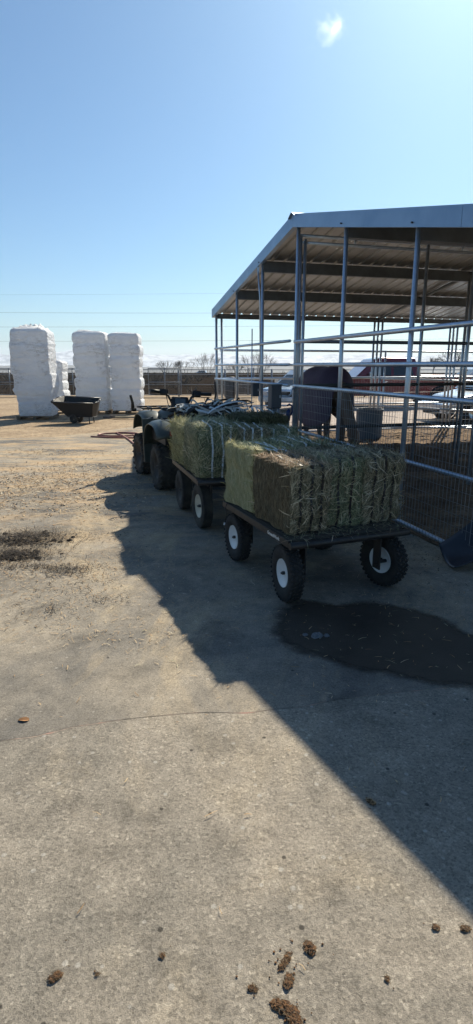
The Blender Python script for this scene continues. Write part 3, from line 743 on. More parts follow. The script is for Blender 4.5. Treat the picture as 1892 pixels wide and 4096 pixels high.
bale('hay_bale','dark hay bale at the far right corner of the farther cart under the loose slab',put(C2,A2,.42,.33,Z2+.006,0),.30,.60,.41,26,HAYB,S_DARK,straps=(),group=G2,shag=1.2)
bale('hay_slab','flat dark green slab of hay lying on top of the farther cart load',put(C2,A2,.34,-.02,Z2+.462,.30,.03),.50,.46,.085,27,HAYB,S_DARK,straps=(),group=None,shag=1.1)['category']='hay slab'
bale('hay_slab','thin loose flake of hay lying beside the slab on the farther cart',put(C2,A2,-.10,.20,Z2+.43,.1,.0),.46,.5,.05,28,HAYB,S_GREEN,straps=(),shag=1.1)['category']='hay slab'
# loose straps on the near load
def loose(pts,label,C=C1,A=A1):
    m=MB(); P=[Matrix.Rotation(A,3,'Z')@Vector(p)+C for p in pts]
    Q=[]
    for i in range(len(P)-1):
        for k in range(6): Q.append(P[i].lerp(P[i+1],k/6)+Vector((0,0,.006*sin(k))))
    Q.append(P[-1]); m.ribbon(Q,.0125,Matrix.Rotation(A,3,'Z')@Vector((.9,.35,.1)))
    tag(m.build('loose_strap',STRAPW),label,'strap',None)
zt=Z1+.5
loose([(.20,.42,zt-.01),(.235,.18,zt+.005),(.26,.02,zt+.002)],'left one of two loose white straps crossing the top of the near hay load')
loose([(.215,.43,zt),(.29,.2,zt+.005),(.335,.05,zt+.002)],'right one of two loose white straps crossing the top of the near hay load')
loose([(.40,.40,zt-.02),(.43,.15,zt),(.46,-.02,zt)],'single loose white strap at the right end of the near hay load')
loose([(-.30,.22,zt+.002),(-.22,.08,zt+.004),(-.14,-.03,zt+.006)],'longer loose white strap end lying on the sunlit hay top')
loose([(-.29,.20,zt+.004),(-.27,.08,zt+.004),(-.24,.0,zt+.004)],'shorter loose white strap end lying on the sunlit hay top')
m=MB(); q=put(C1,A1,-W1/2-.005,L1/2-.12,Z1-.03)
m.tube([q@Vector((0,0,.04)),q@Vector((-.02,-.01,.0)),q@Vector((-.015,-.02,-.06)),q@Vector((-.035,-.03,-.12))],.003,6)
m.tube([q@Vector((-.035,-.03,-.12)),q@Vector((-.04,-.03,-.14))],.007,6,mi=1)
tag(m.build('hanging_cord',[STRAPB,STRAPW]),'short black cord hanging from the far left corner of the near cart','cord')

# ------------------------------------------------------------------ quad bike
QA=radians(20.5); Q=thing('quad_bike','muddy olive green quad bike seen from behind, handlebars turned, in front of the carts','quad bike',(-.765,8.24,0),QA)
for x,y,r,wd,st in ((-.43,-.60,.30,.27,0),(.43,-.60,.30,.27,0),(-.46,.60,.305,.20,radians(3)),(.46,.60,.305,.20,radians(3))):
    wheel(Q,x,y,r,wd,.15,RUBDUST,RIMD,st,'lug')
def arcshell(name,cx,cy,cz,r,x0,x1,a0,a1,m,flare=.0,n=14,th=.012,drop=0.03):
    s=MB(); K=6
    for j in range(K+1):
        u=j/K; x=x0+(x1-x0)*u
        edge=(1-abs(2*u-1)**3)
        for i in range(n+1):
            a=a0+(a1-a0)*i/n; rr=r+edge*drop-drop
            ca,sa=cos(a),sin(a); s.v.append((x,cy+math.copysign(abs(ca)**.75,ca)*rr,cz+math.copysign(abs(sa)**.75,sa)*rr))
    for j in range(K):
        for i in range(n):
            a=j*(n+1)+i; s.f.append((a,a+1,a+n+2,a+n+1)); s.m.append(0); s.sm.append(True)
    o=s.build(name,m,Q); md=o.modifiers.new('t','SOLIDIFY'); md.thickness=th; return o
for sx in (-1,1):
    arcshell('rear_fender',0,-.58,.40,.50,sx*.20,sx*.60,radians(12),radians(146),OLIVE,drop=.05)
    arcshell('front_fender',0,.60,.44,.50,sx*.20,sx*.52,radians(20),radians(178),OLIVE,drop=.05)
    m=MB(); m.box((sx*.44,.12,.56),(.24,.03,.62),Matrix.Rotation(-.12,3,'X')); m.build('mud_flap',OLIVE,Q,bevel=.01)
    m=MB(); m.box((sx*.34,-.55,.70),(.30,.78,.16)); m.box((sx*.20,-.55,.55),(.05,.9,.4)); m.build('dark_gap_fill',BLKPL,Q,bevel=.01)  # black boxes added to make the gap above the rear wheel dark
    m=MB(); m.box((sx*.34,.10,.30),(.26,.5,.02)); m.box((sx*.22,.1,.38),(.02,.5,.16)); m.build('footwell',BLKPL,Q,bevel=.006)
    m=MB(); m.box((sx*.40,-1.02,.78),(.10,.03,.07)); m.build('tail_light',mat('red_lens',(.25,.01,.01),5,.2),Q,bevel=.006)
m=MB()  # centre body and tank
secs=[(-.95,.16,.60,.80),(-.6,.22,.52,.84),(-.3,.19,.45,.80),(-.02,.22,.45,.92),(.16,.28,.45,1.04),(.42,.32,.5,1.02),(.75,.32,.52,.92),(1.0,.26,.50,.76)]
K=16
for y,hw,zb,ztp in secs:
    for k in range(K):
        a=2*pi*k/K; c_,s_=cos(a),sin(a); c_=math.copysign(abs(c_)**.6,c_); s_=math.copysign(abs(s_)**.7,s_)
        m.v.append((hw*c_,y,(zb+ztp)/2+(ztp-zb)/2*s_))
for j in range(len(secs)-1):
    for k in range(K):
        m.f.append((j*K+k,j*K+(k+1)%K,(j+1)*K+(k+1)%K,(j+1)*K+k)); m.m.append(0); m.sm.append(True)
m.f.append(tuple(range(K))); m.m.append(0); m.sm.append(False); m.f.append(tuple(reversed(range((len(secs)-1)*K,len(secs)*K)))); m.m.append(0); m.sm.append(False)
m.build('body',OLIVE,Q,subs=1)
m=MB(); m.box((0,-.28,.86),(.30,.62,.11)); m.build('seat',SEATM,Q,bevel=.04,segs=3)
m=MB()
m.box((0,-.3,.36),(.34,1.1,.24)); m.tube([(-.40,-.60,.315),(.40,-.60,.315)],.035,10); m.tube([(-.4,.6,.305),(.4,.6,.305)],.03,10); m.box((0,.45,.36),(.3,.5,.26)); m.build('chassis',BLKPL,Q,bevel=.01)
def rack(y0,y1,z,hw,nb,name):
    m=MB(); m.tube([(-hw,y0,z),(hw,y0,z),(hw,y1,z),(-hw,y1,z)],.014,8,closed=True)
    for k in range(1,nb): x=-hw+2*hw*k/nb; m.tube([(x,y0,z),(x,y1,z)],.009,6)
    for sx in (-1,1):
        for y in (y0+.1,y1-.1): m.tube([(sx*hw*.7,y,z),(sx*hw*.6,y,z-.14)],.012,6)
    m.build(name,BLACKM,Q)
rack(-1.12,-.62,.93,.46,6,'rear_rack'); rack(.52,.98,.98,.46,6,'front_rack')
m=MB()
m.tube([(-.56,.80,.96),(-.57,.76,1.06),(-.60,.74,1.17)],[.03,.022,.02],8); m.box((-.55,.80,.95),(.07,.1,.05)); m.build('rack_bracket',BLKPL,Q,bevel=.004)
# steering: turned a little to the left, left grip high
st=bpy.data.objects.new('steering',None)
COL.objects.link(st); st.parent=Q; st.location=(.0,.14,.98); st.rotation_euler=(radians(-22),radians(4),radians(-8)); st.name='handlebar'
m=MB()
m.tube([(0,0,-.25),(0,0,.06)],.02,8)
m.tube([(-.40,-.10,.22),(-.27,-.05,.235),(-.17,.0,.20),(-.10,.02,.07),(0,.02,.05),(.10,.02,.07),(.17,.0,.20),(.27,-.05,.235),(.40,-.10,.22)],.018,10)
m.build('bar',BLACKM,st)
for sx in (-1,1):
    m=MB(); m.tube([(sx*.44,-.115,.218),(sx*.30,-.06,.232)],.026,10); m.build('grip',BLKPL,st)
    m=MB(); m.box((sx*.25,-.04,.235),(.09,.08,.075)); m.box((sx*.21,0,.26),(.07,.07,.06)); m.build('switch_housing',BLKPL,st,bevel=.008)
    m=MB(); m.tube([(sx*.24,.0,.225),(sx*.32,.02,.215),(sx*.43,-.03,.200)],[.009,.007,.006],6); m.build('brake_lever',BLACKM,st)
m=MB(); m.tube([(-.2,0,.2),(-.16,.1,.10),(-.05,.1,-.05)],.006,5); m.tube([(.2,0,.2),(.15,.12,.08),(.05,.1,-.05)],.006,5); m.build('cable',BLKPL,st)
m=MB(); m.box((0,.04,.10),(.25,.14,.19)); m.build('meter_pod',BLKPL,st,bevel=.03,segs=3)
m=MB(); m.box((0,-.028,.115),(.15,.01,.09)); m.build('dial',mat('dial_glass',(.10,.12,.13),9,.12),st,bevel=.004)
m=MB(); m.box((.0,.10,.10),(.20,.06,.13)); m.build('headlight_shell',OLIVE,st,bevel=.025,segs=3)
# winch cover panels between tank and fenders
for sx in (-1,1):
    m=MB(); m.box((sx*.43,.17,.80),(.13,.02,.16),Matrix.Rotation(.35*sx,3,'Y')); m.build('decal_panel',mat('grey_decal',[(.45,(.04,.045,.045)),(.55,(.25,.26,.26))],30,.5),Q)

# heap of cut straps on the rear rack
hp=MB(); rnd=random.Random(3); QM=Matrix.Translation((-.765,8.24,0))@Matrix.Rotation(QA,4,'Z')
for k in range(70):
    cx=min(.5,max(-.3,rnd.gauss(.15,.20))); cy=-.86+rnd.gauss(0,.10); rr=rnd.uniform(.06,.19); zz=.99+rnd.uniform(0,.08)
    a0=rnd.uniform(0,2*pi); span=rnd.uniform(1.2,4.5); el_=rnd.uniform(.35,1.0); pts=[]
    hgt=rnd.uniform(.03,.16); ax=rnd.uniform(0,pi)
    for i in range(13):
        a=a0+span*i/12; x=rr*1.7*cos(a); y=rr*el_*.7*sin(a)
        z=zz+hgt*sin(pi*i/12)*max(0,1-abs(cx-.2)/.8)
        pts.append(QM@Vector((cx+x*cos(.2)-y*sin(.2),cy+x*sin(.2)+y*cos(.2),z)))
    hp.ribbon(pts,.026,Vector((rnd.gauss(0,.4),rnd.gauss(0,.6),1)),mi=0 if rnd.random()<.50 else 1)
for k in range(7):
    cx=rnd.uniform(-.1,.6); pts=[]
    for i in range(12):
        a=pi*i/11; pts.append(QM@Vector((cx+.07*cos(a)+.03*sin(3*a),-.9,.97+.15*sin(a)+.03*k/7)))
    hp.ribbon(pts,.011,Vector((.2,1,.1)),mi=k%2)
for k in range(16):
    x0=rnd.uniform(.15,.75); pts=[]
    for i in range(8):
        pts.append(QM@Vector((x0+i*.02*(k%3-1)+.02*i,-1.02-.02*i,1.08-.004*i*i+rnd.uniform(-.003,.003))))
    hp.ribbon(pts,.018,Vector((1,.1,.2)),mi=0)
for k in range(14):
    cx=rnd.uniform(-.25,.4); hp.tube([QM@Vector((cx-.2,-.9+rnd.gauss(0,.08),.97)),QM@Vector((cx,-.88+rnd.gauss(0,.08),1.02+rnd.uniform(0,.06))),QM@Vector((cx+.2,-.9+rnd.gauss(0,.08),.98))],.022,6,mi=1)
tag(hp.build('strap_heap',[STRAPW,STRAPB]),'tangled heap of cut white and black baling straps piled on the quad bike rear rack','straps')

# ------------------------------------------------------------------ wrapped stacks
def stack(label,cx,cy,wd,dp,h,tiers,seed,rz=0,cover=False,z0=.11):
    t=thing('wrapped_pallet_stack',label,'wrapped pallet',(cx,cy,0),rz,'white plastic wrapped pallet stacks')
    m=MB(); nz=tiers*12; na=96; b=0
    for j in range(nz+1):
        z=z0+(h-z0)*j/nz; tz=(j%12)/12; ti=j//12
        seam=abs(tz-0)if tz<.5 else abs(tz-1); pin=exp(-(seam/.15)**2)
        k_=1-.055*pin
        if cover:
            q=z/h
            if q<.27: k_=(.90+.012*ti)-.04*pin
            elif q<.86: k_=.93+.09*min(1,(q-.27)/.06)-.05*max(0,(q-.5))
            else: k_=.975
        sh=.02*sin(ti*2.4+seed); sh2=.015*cos(ti*1.7+seed)
        if cover: sh-=0.10*(1-z/h)*-1*0.3
        top=max(0,(z-(h-.10))/.10)
        k_*=1-.10*top**3
        for i in range(na):
            a=2*pi*i/na; c_,s_=cos(a),sin(a); p=.11
            x=math.copysign(abs(c_)**p,c_)*wd/2*k_; y=math.copysign(abs(s_)**p,s_)*dp/2*k_
            nrm=fb(x*2.2+seed,y*2.2+seed,z*2.6,4)*.028+fb(x*6+seed,y*6,z*9,4)*.012
            if cover: nrm+=.03*fb(x*1.5+z*2.0,y*1.2,seed,3)
            m.v.append((x*(1+nrm)+sh,y*(1+nrm)+sh2,z+.012*fb(x*4,y*4,seed)))
    for j in range(nz):
        for i in range(na):
            a=j*na+i; i2=(i+1)%na; m.f.append((a,j*na+i2,(j+1)*na+i2,(j+1)*na+i)); m.m.append(0); m.sm.append(True)
    # crumpled top: rings closing inward with folds
    base=nz*na; rings=8
    for r in range(1,rings+1):
        f=1-r/rings*.98
        for i in range(na):
            x,y,z=m.v[base+i]; zz=h+(.05+.05*(cover))*abs(fb(x*3.3*f+seed*2,y*3.3,r*.4,4))*1.6+(.09*(1-f) if cover else .01*(1-f))
            m.v.append((x*f,y*f,zz))
        o=nz*na+(r-1)*na
        for i in range(na):
            i2=(i+1)%na; m.f.append((o+i,o+i2,o+na+i2,o+na+i)); m.m.append(0); m.sm.append(True)
    fl=m; rnd=random.Random(seed)
    for k in range(0):
        side=rnd.choice((-1,1)); zc=rnd.uniform(.4,h*.95); x=side*wd/2*1.0; y=-dp/2+rnd.uniform(0,.12); L=rnd.uniform(.15,.5); pts=[]
        for i in range(7): pts.append((x+side*.03*sin(i*.9+k)+side*.01,y+.03*sin(i*1.3),zc-L*i/6))
        fl.ribbon(pts,rnd.uniform(.05,.12),Vector((.5*side,.6,.1)),th=.001)
    m.build('plastic_wrap',WRAP,t)
    m=MB()
    for k in range(7): m.box((0,-dp/2+.06+k*(dp-.12)/6,.10),(wd*.96,.09,.018))
    for sx in (-1,0,1): m.box((sx*wd*.43,0,.05),(.09,dp*.96,.075))
    m.build('pallet',PALLET,t)
    return t
stack('tallest white wrapped stack at left with a smooth loose cover sheet',-6.16,18.0,1.12,1.0,2.62,6,3,radians(4),True)
stack('narrow wrapped stack half hidden behind the tallest white stack',-6.38,20.3,.95,.95,1.75,5,5,radians(4))
stack('white wrapped stack standing in the middle behind the black dump tub',-4.90,20.2,1.10,1.0,2.67,7,7,radians(0))
stack('rightmost white wrapped stack, nearest the quad bike',-3.75,20.2,1.02,1.0,2.62,7,9,radians(2))
# black tipping tub on a garden cart
tb=thing('dump_cart','black plastic tipping garden cart parked between the white wrapped stacks','garden cart',(-4.50,16.6,0),radians(-6))
tb.scale=(.80,.85,.92)
m=MB()
top=[(-.82,-.38,.66),(.66,-.38,.62),(.72,.0,.66),(.66,.38,.74),(-.70,.38,.80),(-.80,0,.76)]
bot=[(-.34,-.26,.20),(.56,-.26,.20),(.58,0,.20),(.56,.26,.20),(-.32,.26,.20),(-.34,0,.20)]
def shellpts(sc): return [tuple(Vector(p)*1.0) for p in top]
n=6; inn_t=[(p[0]*.96,p[1]*.94,p[2]) for p in top]; inn_b=[(p[0]*.95,p[1]*.92,p[2]+.02) for p in bot]; rim=[(p[0]*1.03,p[1]*1.06,p[2]-.0) for p in top]; rim2=[(p[0]*1.03,p[1]*1.06,p[2]-.04) for p in top]
vs=top and (inn_b+inn_t+rim+rim2+[(p[0],p[1],p[2]-.04) for p in top]+bot)
fs=[]
for a,b in ((0,1),(1,2),(2,3),(3,4),(4,5)):
    for i in range(n): fs.append((a*n+i,a*n+(i+1)%n,b*n+(i+1)%n,b*n+i))
fs.append(tuple(range(n))); fs.append(tuple(5*n+i for i in reversed(range(n))))
m.add(vs,fs); m.build('tub',BLKPL,tb,bevel=.012)
m=MB(); 
for i in range(6): m.tube([rim[i],rim[(i+1)%6]],.018,8)
m.build('tub_rim',BLKPL2,tb)
for sx,r in ((-.12,.14),(.36,.10)):
    for sy in (-1,1):
        w_=MB(); w_.lathe([(.03,-.03),(r*.6,-.035),(r*.9,-.04),(r,-.025),(r,.025),(r*.9,.04),(r*.6,.035),(.03,.03)],24,Matrix.Rotation(pi/2,3,'X')); 
        if sx<0: w_.build('wheel',RUBDUST,tb,loc=(sx,sy*.26,r))
m=MB(); m.tube([(.42,-.2,.24),(.44,-.22,.0)],.02,6); m.tube([(.42,.2,.24),(.44,.22,.0)],.02,6); m.tube([(-.15,-.26,.14),(-.15,.26,.14)],.014,6); m.box((.1,0,.20),(.7,.3,.03)); m.build('undercarriage',BLACKM,tb)
m=MB()
m.box((-3.2,17.9,.05),(1.1,.09,.05),Matrix.Rotation(.08,3,'Z')); tag(m.build('timber_offcut',mat('pale_timber',(.32,.28,.2),6,.8)),'pale length of timber lying on the dirt right of the black garden cart','timber')
m=MB()
m.box((-3.75,18.0,.04),(.8,.14,.05),Matrix.Rotation(-.1,3,'Z')); m.box((-3.7,18.06,.085),(.5,.1,.03),Matrix.Rotation(.12,3,'Z')); tag(m.build('timber_offcut',mat('grey_timber',(.12,.115,.11),6,.8)),'grey boards piled on the dirt behind the black garden cart','timber')
# hose
m=MB(); pts=[]
for i in range(40):
    a=i/39*2*pi*1.25+.3; pts.append((-2.85+.45*cos(a)+.02*i/10,13.6+.30*sin(a)*1.0,.014+.012*(i//28)))
P0=Vector(pts[-1])
for i in range(1,14):
    t=i/13; pts.append((P0.x*(1-t)+(-1.9)*t,P0.y*(1-t)+11.4*t+.1*sin(t*5),.016))
m.tube(pts,.020,8)
m.tube([(-3.35,13.2,.014),(-2.9,13.0,.016),(-2.3,12.95,.016),(-1.8,12.3,.016),(-1.3,11.8,.016)],.020,8)
tag(m.build('water_hose',HOSEM),'pinkish red rubber hose coiled on the pavement left of the quad bike','hose')

# ------------------------------------------------------------------ water tub, scoop, barrel
t=thing('water_trough','round grey water tub standing against the far fence inside the pen','water trough',(2.98,12.95,0))
m=MB(); m.lathe([(0,.0),(.285,0),(.29,.02),(.285,.2),(.293,.22),(.288,.24),(.288,.42),(.296,.44),(.29,.46),(.29,.63),(.30,.64),(.30,.66),(.285,.66),(.28,.60),(.27,.1),(0,.1)],40); m.build('tub',CONCR,t)
m=MB(); m.lathe([(0,.55),(.288,.55)],30); m.build('water',mat('dark_water',(.02,.025,.03),3,.08),t)
t=thing('black_barrel','black plastic barrel standing by the far fence, seen through the pen rails','barrel',(-.32,29.2,0))
m=MB(); m.lathe([(0,0),(.23,.0),(.25,.05),(.25,.4),(.262,.42),(.25,.44),(.25,.95),(.22,1.05),(0,1.06)],28); m.build('drum',BLKPL,t)
# plastic scoop leaning at the right edge
t=thing('plastic_scoop','large black plastic scoop shovel lying against the fence foot at the right edge','shovel',(1.74,4.50,0),0)
m=MB(); nu,nv=18,12
for i in range(nu+1):
    for j in range(nv+1):
        u=i/nu; v=j/nv          # u: along blade from lip to socket (to the right and up), v: across
        L=.60*u
        x=L*.90; y=.20-(.40*v)+.06*u
        wside=abs(2*v-1)**3*.03+ (max(0,1-v*1.7)**1.6)*.20*(.35+.65*min(1,u*1.6))
        z=.012+.20*u*u+.10*u+wside
        m.v.append((x,y*(1-.15*u),z))
for i in range(nu):
    for j in range(nv):
        a=i*(nv+1)+j; m.f.append((a,a+nv+1,a+nv+2,a+1)); m.m.append(0); m.sm.append(True)
o=m.build('blade',BLKPL2,t); md=o.modifiers.new('t','SOLIDIFY'); md.thickness=.006
m=MB(); m.tube([(.45,.04,.26),(.75,.10,.50),(1.4,.3,1.05)],.017,10); m.build('handle',PALLET,t)

# ------------------------------------------------------------------ horse
hr=thing('horse','brown horse in a dark purple blanket grazing head down behind the pen partition','horse',(1.56,10.25,0),radians(-78))
def horse_body():
    m=MB()
    def loft(secs,K=18):
        b=len(m.v)
        for (x,y,z,rw,rh,pit) in secs:
            for k in range(K):
                a=2*pi*k/K; v=Matrix.Rotation(pit,3,'Y')@Vector((0,rw*cos(a),rh*sin(a))); m.v.append((x+v.x,y+v.y,z+v.z))
        for j in range(len(secs)-1):
            for k in range(K): m.f.append((b+j*K+k,b+j*K+(k+1)%K,b+(j+1)*K+(k+1)%K,b+(j+1)*K+k)); m.m.append(0); m.sm.append(True)
        m.f.append(tuple(b+k for k in reversed(range(K)))); m.m.append(0); m.sm.append(True)
        e=b+(len(secs)-1)*K; m.f.append(tuple(e+k for k in range(K))); m.m.append(0); m.sm.append(True)
    loft([(-.80,0,1.20,.10,.14,0),(-.72,0,1.22,.22,.26,0),(-.50,0,1.24,.28,.31,0),(-.2,0,1.16,.29,.31,0),(.15,0,1.13,.29,.33,0),(.42,0,1.18,.25,.36,0),(.60,0,1.20,.20,.30,0),(.72,0,1.16,.14,.2,0)])
    loft([(.50,0,1.28,.12,.24,.5),(.74,.02,1.08,.10,.19,.75),(.92,.05,.84,.085,.15,.95),(1.02,.08,.64,.075,.12,1.1),(1.06,.09,.56,.07,.10,1.2)])
    loft([(1.0,.09,.62,.06,.08,1.2),(1.05,.10,.54,.095,.13,1.2),(1.09,.11,.42,.085,.115,1.3),(1.11,.12,.28,.06,.08,1.35),(1.12,.12,.16,.055,.07,1.4),(1.12,.12,.10,.04,.05,1.4)])
    for sy in (-1,1):
        m.tube([(1.02,.10+sy*.055,.60),(.98,.10+sy*.075,.70),(.965,.10+sy*.08,.74)],[.028,.026,.006],8)
    for sx,sy,dx in ((.50,.14,.0),(.46,-.14,.06)):
        m.tube([(sx,sy,1.05),(sx,sy,.86),(sx+dx*.5,sy,.62),(sx+dx*.6,sy,.50),(sx+dx,sy,.28),(sx+dx,sy,.16),(sx+dx+.03,sy,.09),(sx+dx+.05,sy,.04),(sx+dx+.05,sy,.0)],[.11,.085,.058,.055,.036,.038,.042,.052,.06],12)
    for sx,sy,dx in ((-.58,.15,.0),(-.52,-.15,.05)):
        m.tube([(sx+.02,sy,1.12),(sx+.06,sy,.92),(sx+.03,sy,.76),(sx-.08,sy,.58),(sx-.07+dx,sy,.50),(sx-.04+dx,sy,.28),(sx-.03+dx,sy,.15),(sx+dx,sy,.09),(sx+.03+dx,sy,.04),(sx+.03+dx,sy,0)],[.16,.14,.10,.065,.055,.038,.04,.042,.052,.06],12)
    o=m.build('horse_body',HORSEM,hr); md=o.modifiers.new('r','REMESH'); md.mode='VOXEL'; md.voxel_size=.016; md.use_smooth_shade=True
    s=o.modifiers.new('s','SMOOTH'); s.factor=.5; s.iterations=5
    return o
horse_body()
# blanket: draped over the trunk, hem hanging to the knee line
m=MB(); bx=[(-.88,.14,1.26,1.02),(-.82,.26,1.42,.84),(-.66,.34,1.54,.74),(-.40,.37,1.60,.66),(-.1,.37,1.58,.60),(.20,.35,1.56,.57),(.44,.32,1.60,.60),(.62,.27,1.55,.64),(.78,.18,1.34,.76)]
K=26
for (x,hw,zt_,hem) in bx:
    for k in range(K+1):
        u=-1+2*k/K; s_=abs(u)
        if s_<.55:
            a=(s_/.55)*pi/2; y=hw*sin(a)*.98; z=zt_-(.36*(1-cos(a)))
        else:
            q=(s_-.55)/.45; y=hw*(.98+.05*sin(q*3)); z=(zt_-.36)+(hem-(zt_-.36))*q
        y=math.copysign(y,u); w_=.014*sin(x*26+u*3)*max(0,s_-.3)
        m.v.append((x,y+math.copysign(w_,u),z+.006*sin(x*19+u*7)))
for j in range(len(bx)-1):
    for k in range(K): a=j*(K+1)+k; m.f.append((a,a+1,a+K+2,a+K+1)); m.m.append(0); m.sm.append(True)
o=m.build('blanket',BLANKET,hr); md=o.modifiers.new('sub','SUBSURF'); md.levels=2; md.render_levels=2; md=o.modifiers.new('t','SOLIDIFY'); md.thickness=.01
m=MB(); rnd=random.Random(5)
for k in range(26):
    y=rnd.gauss(0,.03); m.tube([(-.84,y*.4,1.30),(-.93,y*.8,1.1),(-.93+rnd.gauss(0,.02),y*1.4,.8),(-.90+rnd.gauss(0,.03),y*1.6,.42)],[.012,.012,.010,.003],4)
m.build('tail',mat('horse_hair',(.02,.014,.01),6,.6),hr)
m=MB()
for k in range(30):
    t_=k/29; m.tube([(.55+.42*t_,.0,1.50-.70*t_),(.60+.42*t_,.09,1.42-.72*t_),(.62+.42*t_,.12,1.30-.74*t_)],[.012,.012,.004],4)
m.build('mane',bpy.data.materials['horse_hair'],hr)

# ------------------------------------------------------------------ vehicles
def vehicle(name,label,cat,loc,rz,paint,L,Wd,low,cab,glassq,wheels,wr=.36,mir=True,grp=None):
    """x forward. low/cab: side outlines (x,z). """
    t=thing(name,label,cat,loc,rz,grp)
    m=MB(); m.prism(low,-Wd/2,Wd/2); m.build('body',paint,t,bevel=.05,segs=3)
    m=MB(); n=len(cab); top=max(z for x,z in cab); bz=min(z for x,z in cab)
    vs=[]
    for s in (-1,1):
        for x,z in cab: vs.append((x,s*(Wd/2-.04-.16*(z-bz)/(top-bz)),z))
    m.add(vs,[tuple(range(n)),tuple(reversed(range(n,2*n)))]+[(i,i+n,(i+1)%n+n,(i+1)%n) for i in range(n)]); m.build('cabin',paint,t,bevel=.03)
    for q in glassq:
        if q[0]=='side':
            for s in (-1,1):
                m=MB(); pp=[]
                for x,z in q[1]: pp.append(Vector((x,s*(Wd/2-.04-.16*(z-bz)/(top-bz)+.006),z)))
                k=len(pp); off=Vector((0,-s*.02,0)); m.add(pp+[p+off for p in pp],[tuple(range(k)) if s<0 else tuple(reversed(range(k))),tuple(reversed(range(k,2*k))) if s<0 else tuple(range(k,2*k))]+[(i,(i+1)%k,(i+1)%k+k,i+k) for i in range(k)])
                m.build('window',GLASS,t)
        else:
            (x0,z0),(x1,z1)=q[1]; y0=Wd/2-.10-.16*(z0-bz)/(top-bz); y1=Wd/2-.10-.16*(z1-bz)/(top-bz)
            d=Vector((z1-z0,0,-(x1-x0))).normalized()*.008
            if q[0]=='back': d=-d
            if d.z<0: d=-d
            pp=[Vector((x0,-y0,z0))+d,Vector((x0,y0,z0))+d,Vector((x1,y1,z1))+d,Vector((x1,-y1,z1))+d]
            m=MB(); m.add(pp+[p-d*1.6 for p in pp],[(0,1,2,3),(7,6,5,4),(0,4,5,1),(1,5,6,2),(2,6,7,3),(3,7,4,0)]); m.build('windscreen' if q[0]=='front' else 'rear_window',GLASS,t)
    for x in wheels:
        for s in (-1,1):
            wo=bpy.data.objects.new('wheel',None); COL.objects.link(wo); wo.parent=t; wo.location=(x,s*(Wd/2-.10),wr)
            RY=Matrix.Rotation(pi/2,3,'X')
            m=MB(); m.lathe([(wr*.6,-.11),(wr*.9,-.12),(wr,-.08),(wr,.08),(wr*.9,.12),(wr*.6,.11)],28,RY); m.build('tyre',RUBBER,wo)
            m=MB(); m.lathe([(0,-.09),(wr*.2,-.10),(wr*.55,-.07),(wr*.62,-.11),(wr*.62,.11),(wr*.55,.07),(wr*.2,.10),(0,.09)],20,RY); m.build('rim',CHROME,wo)
            m=MB(); m.lathe([(wr*1.0,-.125),(wr*1.22,-.125),(wr*1.22,.0)],24,RY); m.build('wheel_arch',BLKPL,wo)
    xf=max(x for x,z in low)
    for s in (-1,1):
        m=MB(); m.box((xf-.06,s*(Wd/2-.22),low_z(low)),(.14,.34,.16)); m.build('headlight',LIGHTG,t,bevel=.02)
        if mir:
            xm=max(x for x,z in cab)-.55; m=MB(); m.box((xm,s*(Wd/2+.13),bz+.16),(.12,.20,.20)); m.build('mirror',CHROME,t,bevel=.03)
            m=MB(); m.box(((cab[0][0]+cab[-1][0])/2+.1,s*(Wd/2+.003),bz-.12),(.16,.02,.03)); m.build('door_handle',CHROME,t)
    m=MB(); m.box((xf+.005,0,low_z(low)-.02),(.04,Wd*.5,.22)); m.build('grille',BLKPL,t,bevel=.01)
    m=MB(); m.box((xf+.02,0,.48),(.10,Wd*.96,.16)); m.build('bumper',CHROME if cat=='pickup' else paint,t,bevel=.03)
    return t
def low_z(low):
    xf=max(x for x,z in low); return max(z for x,z in low if x>xf-.25)-.16
plow=[(x*1.07,z*1.02) for x,z in [(-3.1,.55),(-3.1,1.22),(-1.05,1.24),(-1.02,1.18),(1.25,1.18),(2.9,1.10),(3.05,.95),(3.05,.48),(-2.9,.42)]]
pcab=[(-1.12,1.12),(-1.05,1.58),(-.92,1.90),(.40,1.92),(.68,1.86),(1.45,1.16)]
pu=vehicle('pickup_truck','dark red crew cab pickup truck parked broadside beyond the pens','pickup',(5.95,23.7,-.02),radians(184),REDP,6.1,1.95,plow,pcab,
  [('side',[(-.88,1.24),(-.80,1.52),(-.72,1.74),(-.08,1.76),(-.08,1.24)]),('side',[(.02,1.24),(.02,1.76),(.36,1.76),(.55,1.70),(1.0,1.24)]),('front',((1.28,1.22),(.66,1.80)))],(-2.0,1.95),.39)
clow=[(-2.2,.35),(-2.28,.75),(-2.15,.98),(-1.2,1.0),(.95,.93),(1.75,.76),(2.25,.52),(2.28,.35)]
ccab=[(-1.55,.95),(-.95,1.36),(-.35,1.45),(.2,1.43),(1.15,.94)]
vehicle('parked_car','silver sedan parked nearest the pens at the right edge of the photo','car',(8.05,17.6,-.02),radians(188),SILP,4.6,1.85,clow,ccab,
  [('side',[(-1.2,1.0),(-.85,1.28),(-.32,1.36),(-.3,1.0)]),('side',[(-.24,1.0),(-.24,1.36),(.16,1.35),(.82,1.0)]),('front',((1.10,.99),(.26,1.40)))],(-1.4,1.4),.33)
slow=[(-2.3,.4),(-2.35,1.0),(1.0,1.05),(2.1,.92),(2.3,.75),(2.3,.4)]
scab=[(-2.2,1.0),(-2.0,1.5),(-1.7,1.62),(.2,1.64),(1.15,1.04)]
sg=[('side',[(-2.0,1.08),(-1.85,1.48),(-.9,1.52),(-.9,1.08)]),('side',[(-.8,1.08),(-.8,1.52),(.2,1.52),(.85,1.08)]),('front',((1.12,1.06),(.24,1.60)))]
vehicle('parked_car','white car with a raised roof parked behind the red pickup bed','car',(12.6,30.5,-.02),radians(182),WHTP,4.6,1.85,slow,scab,sg,(-1.4,1.45),.35)
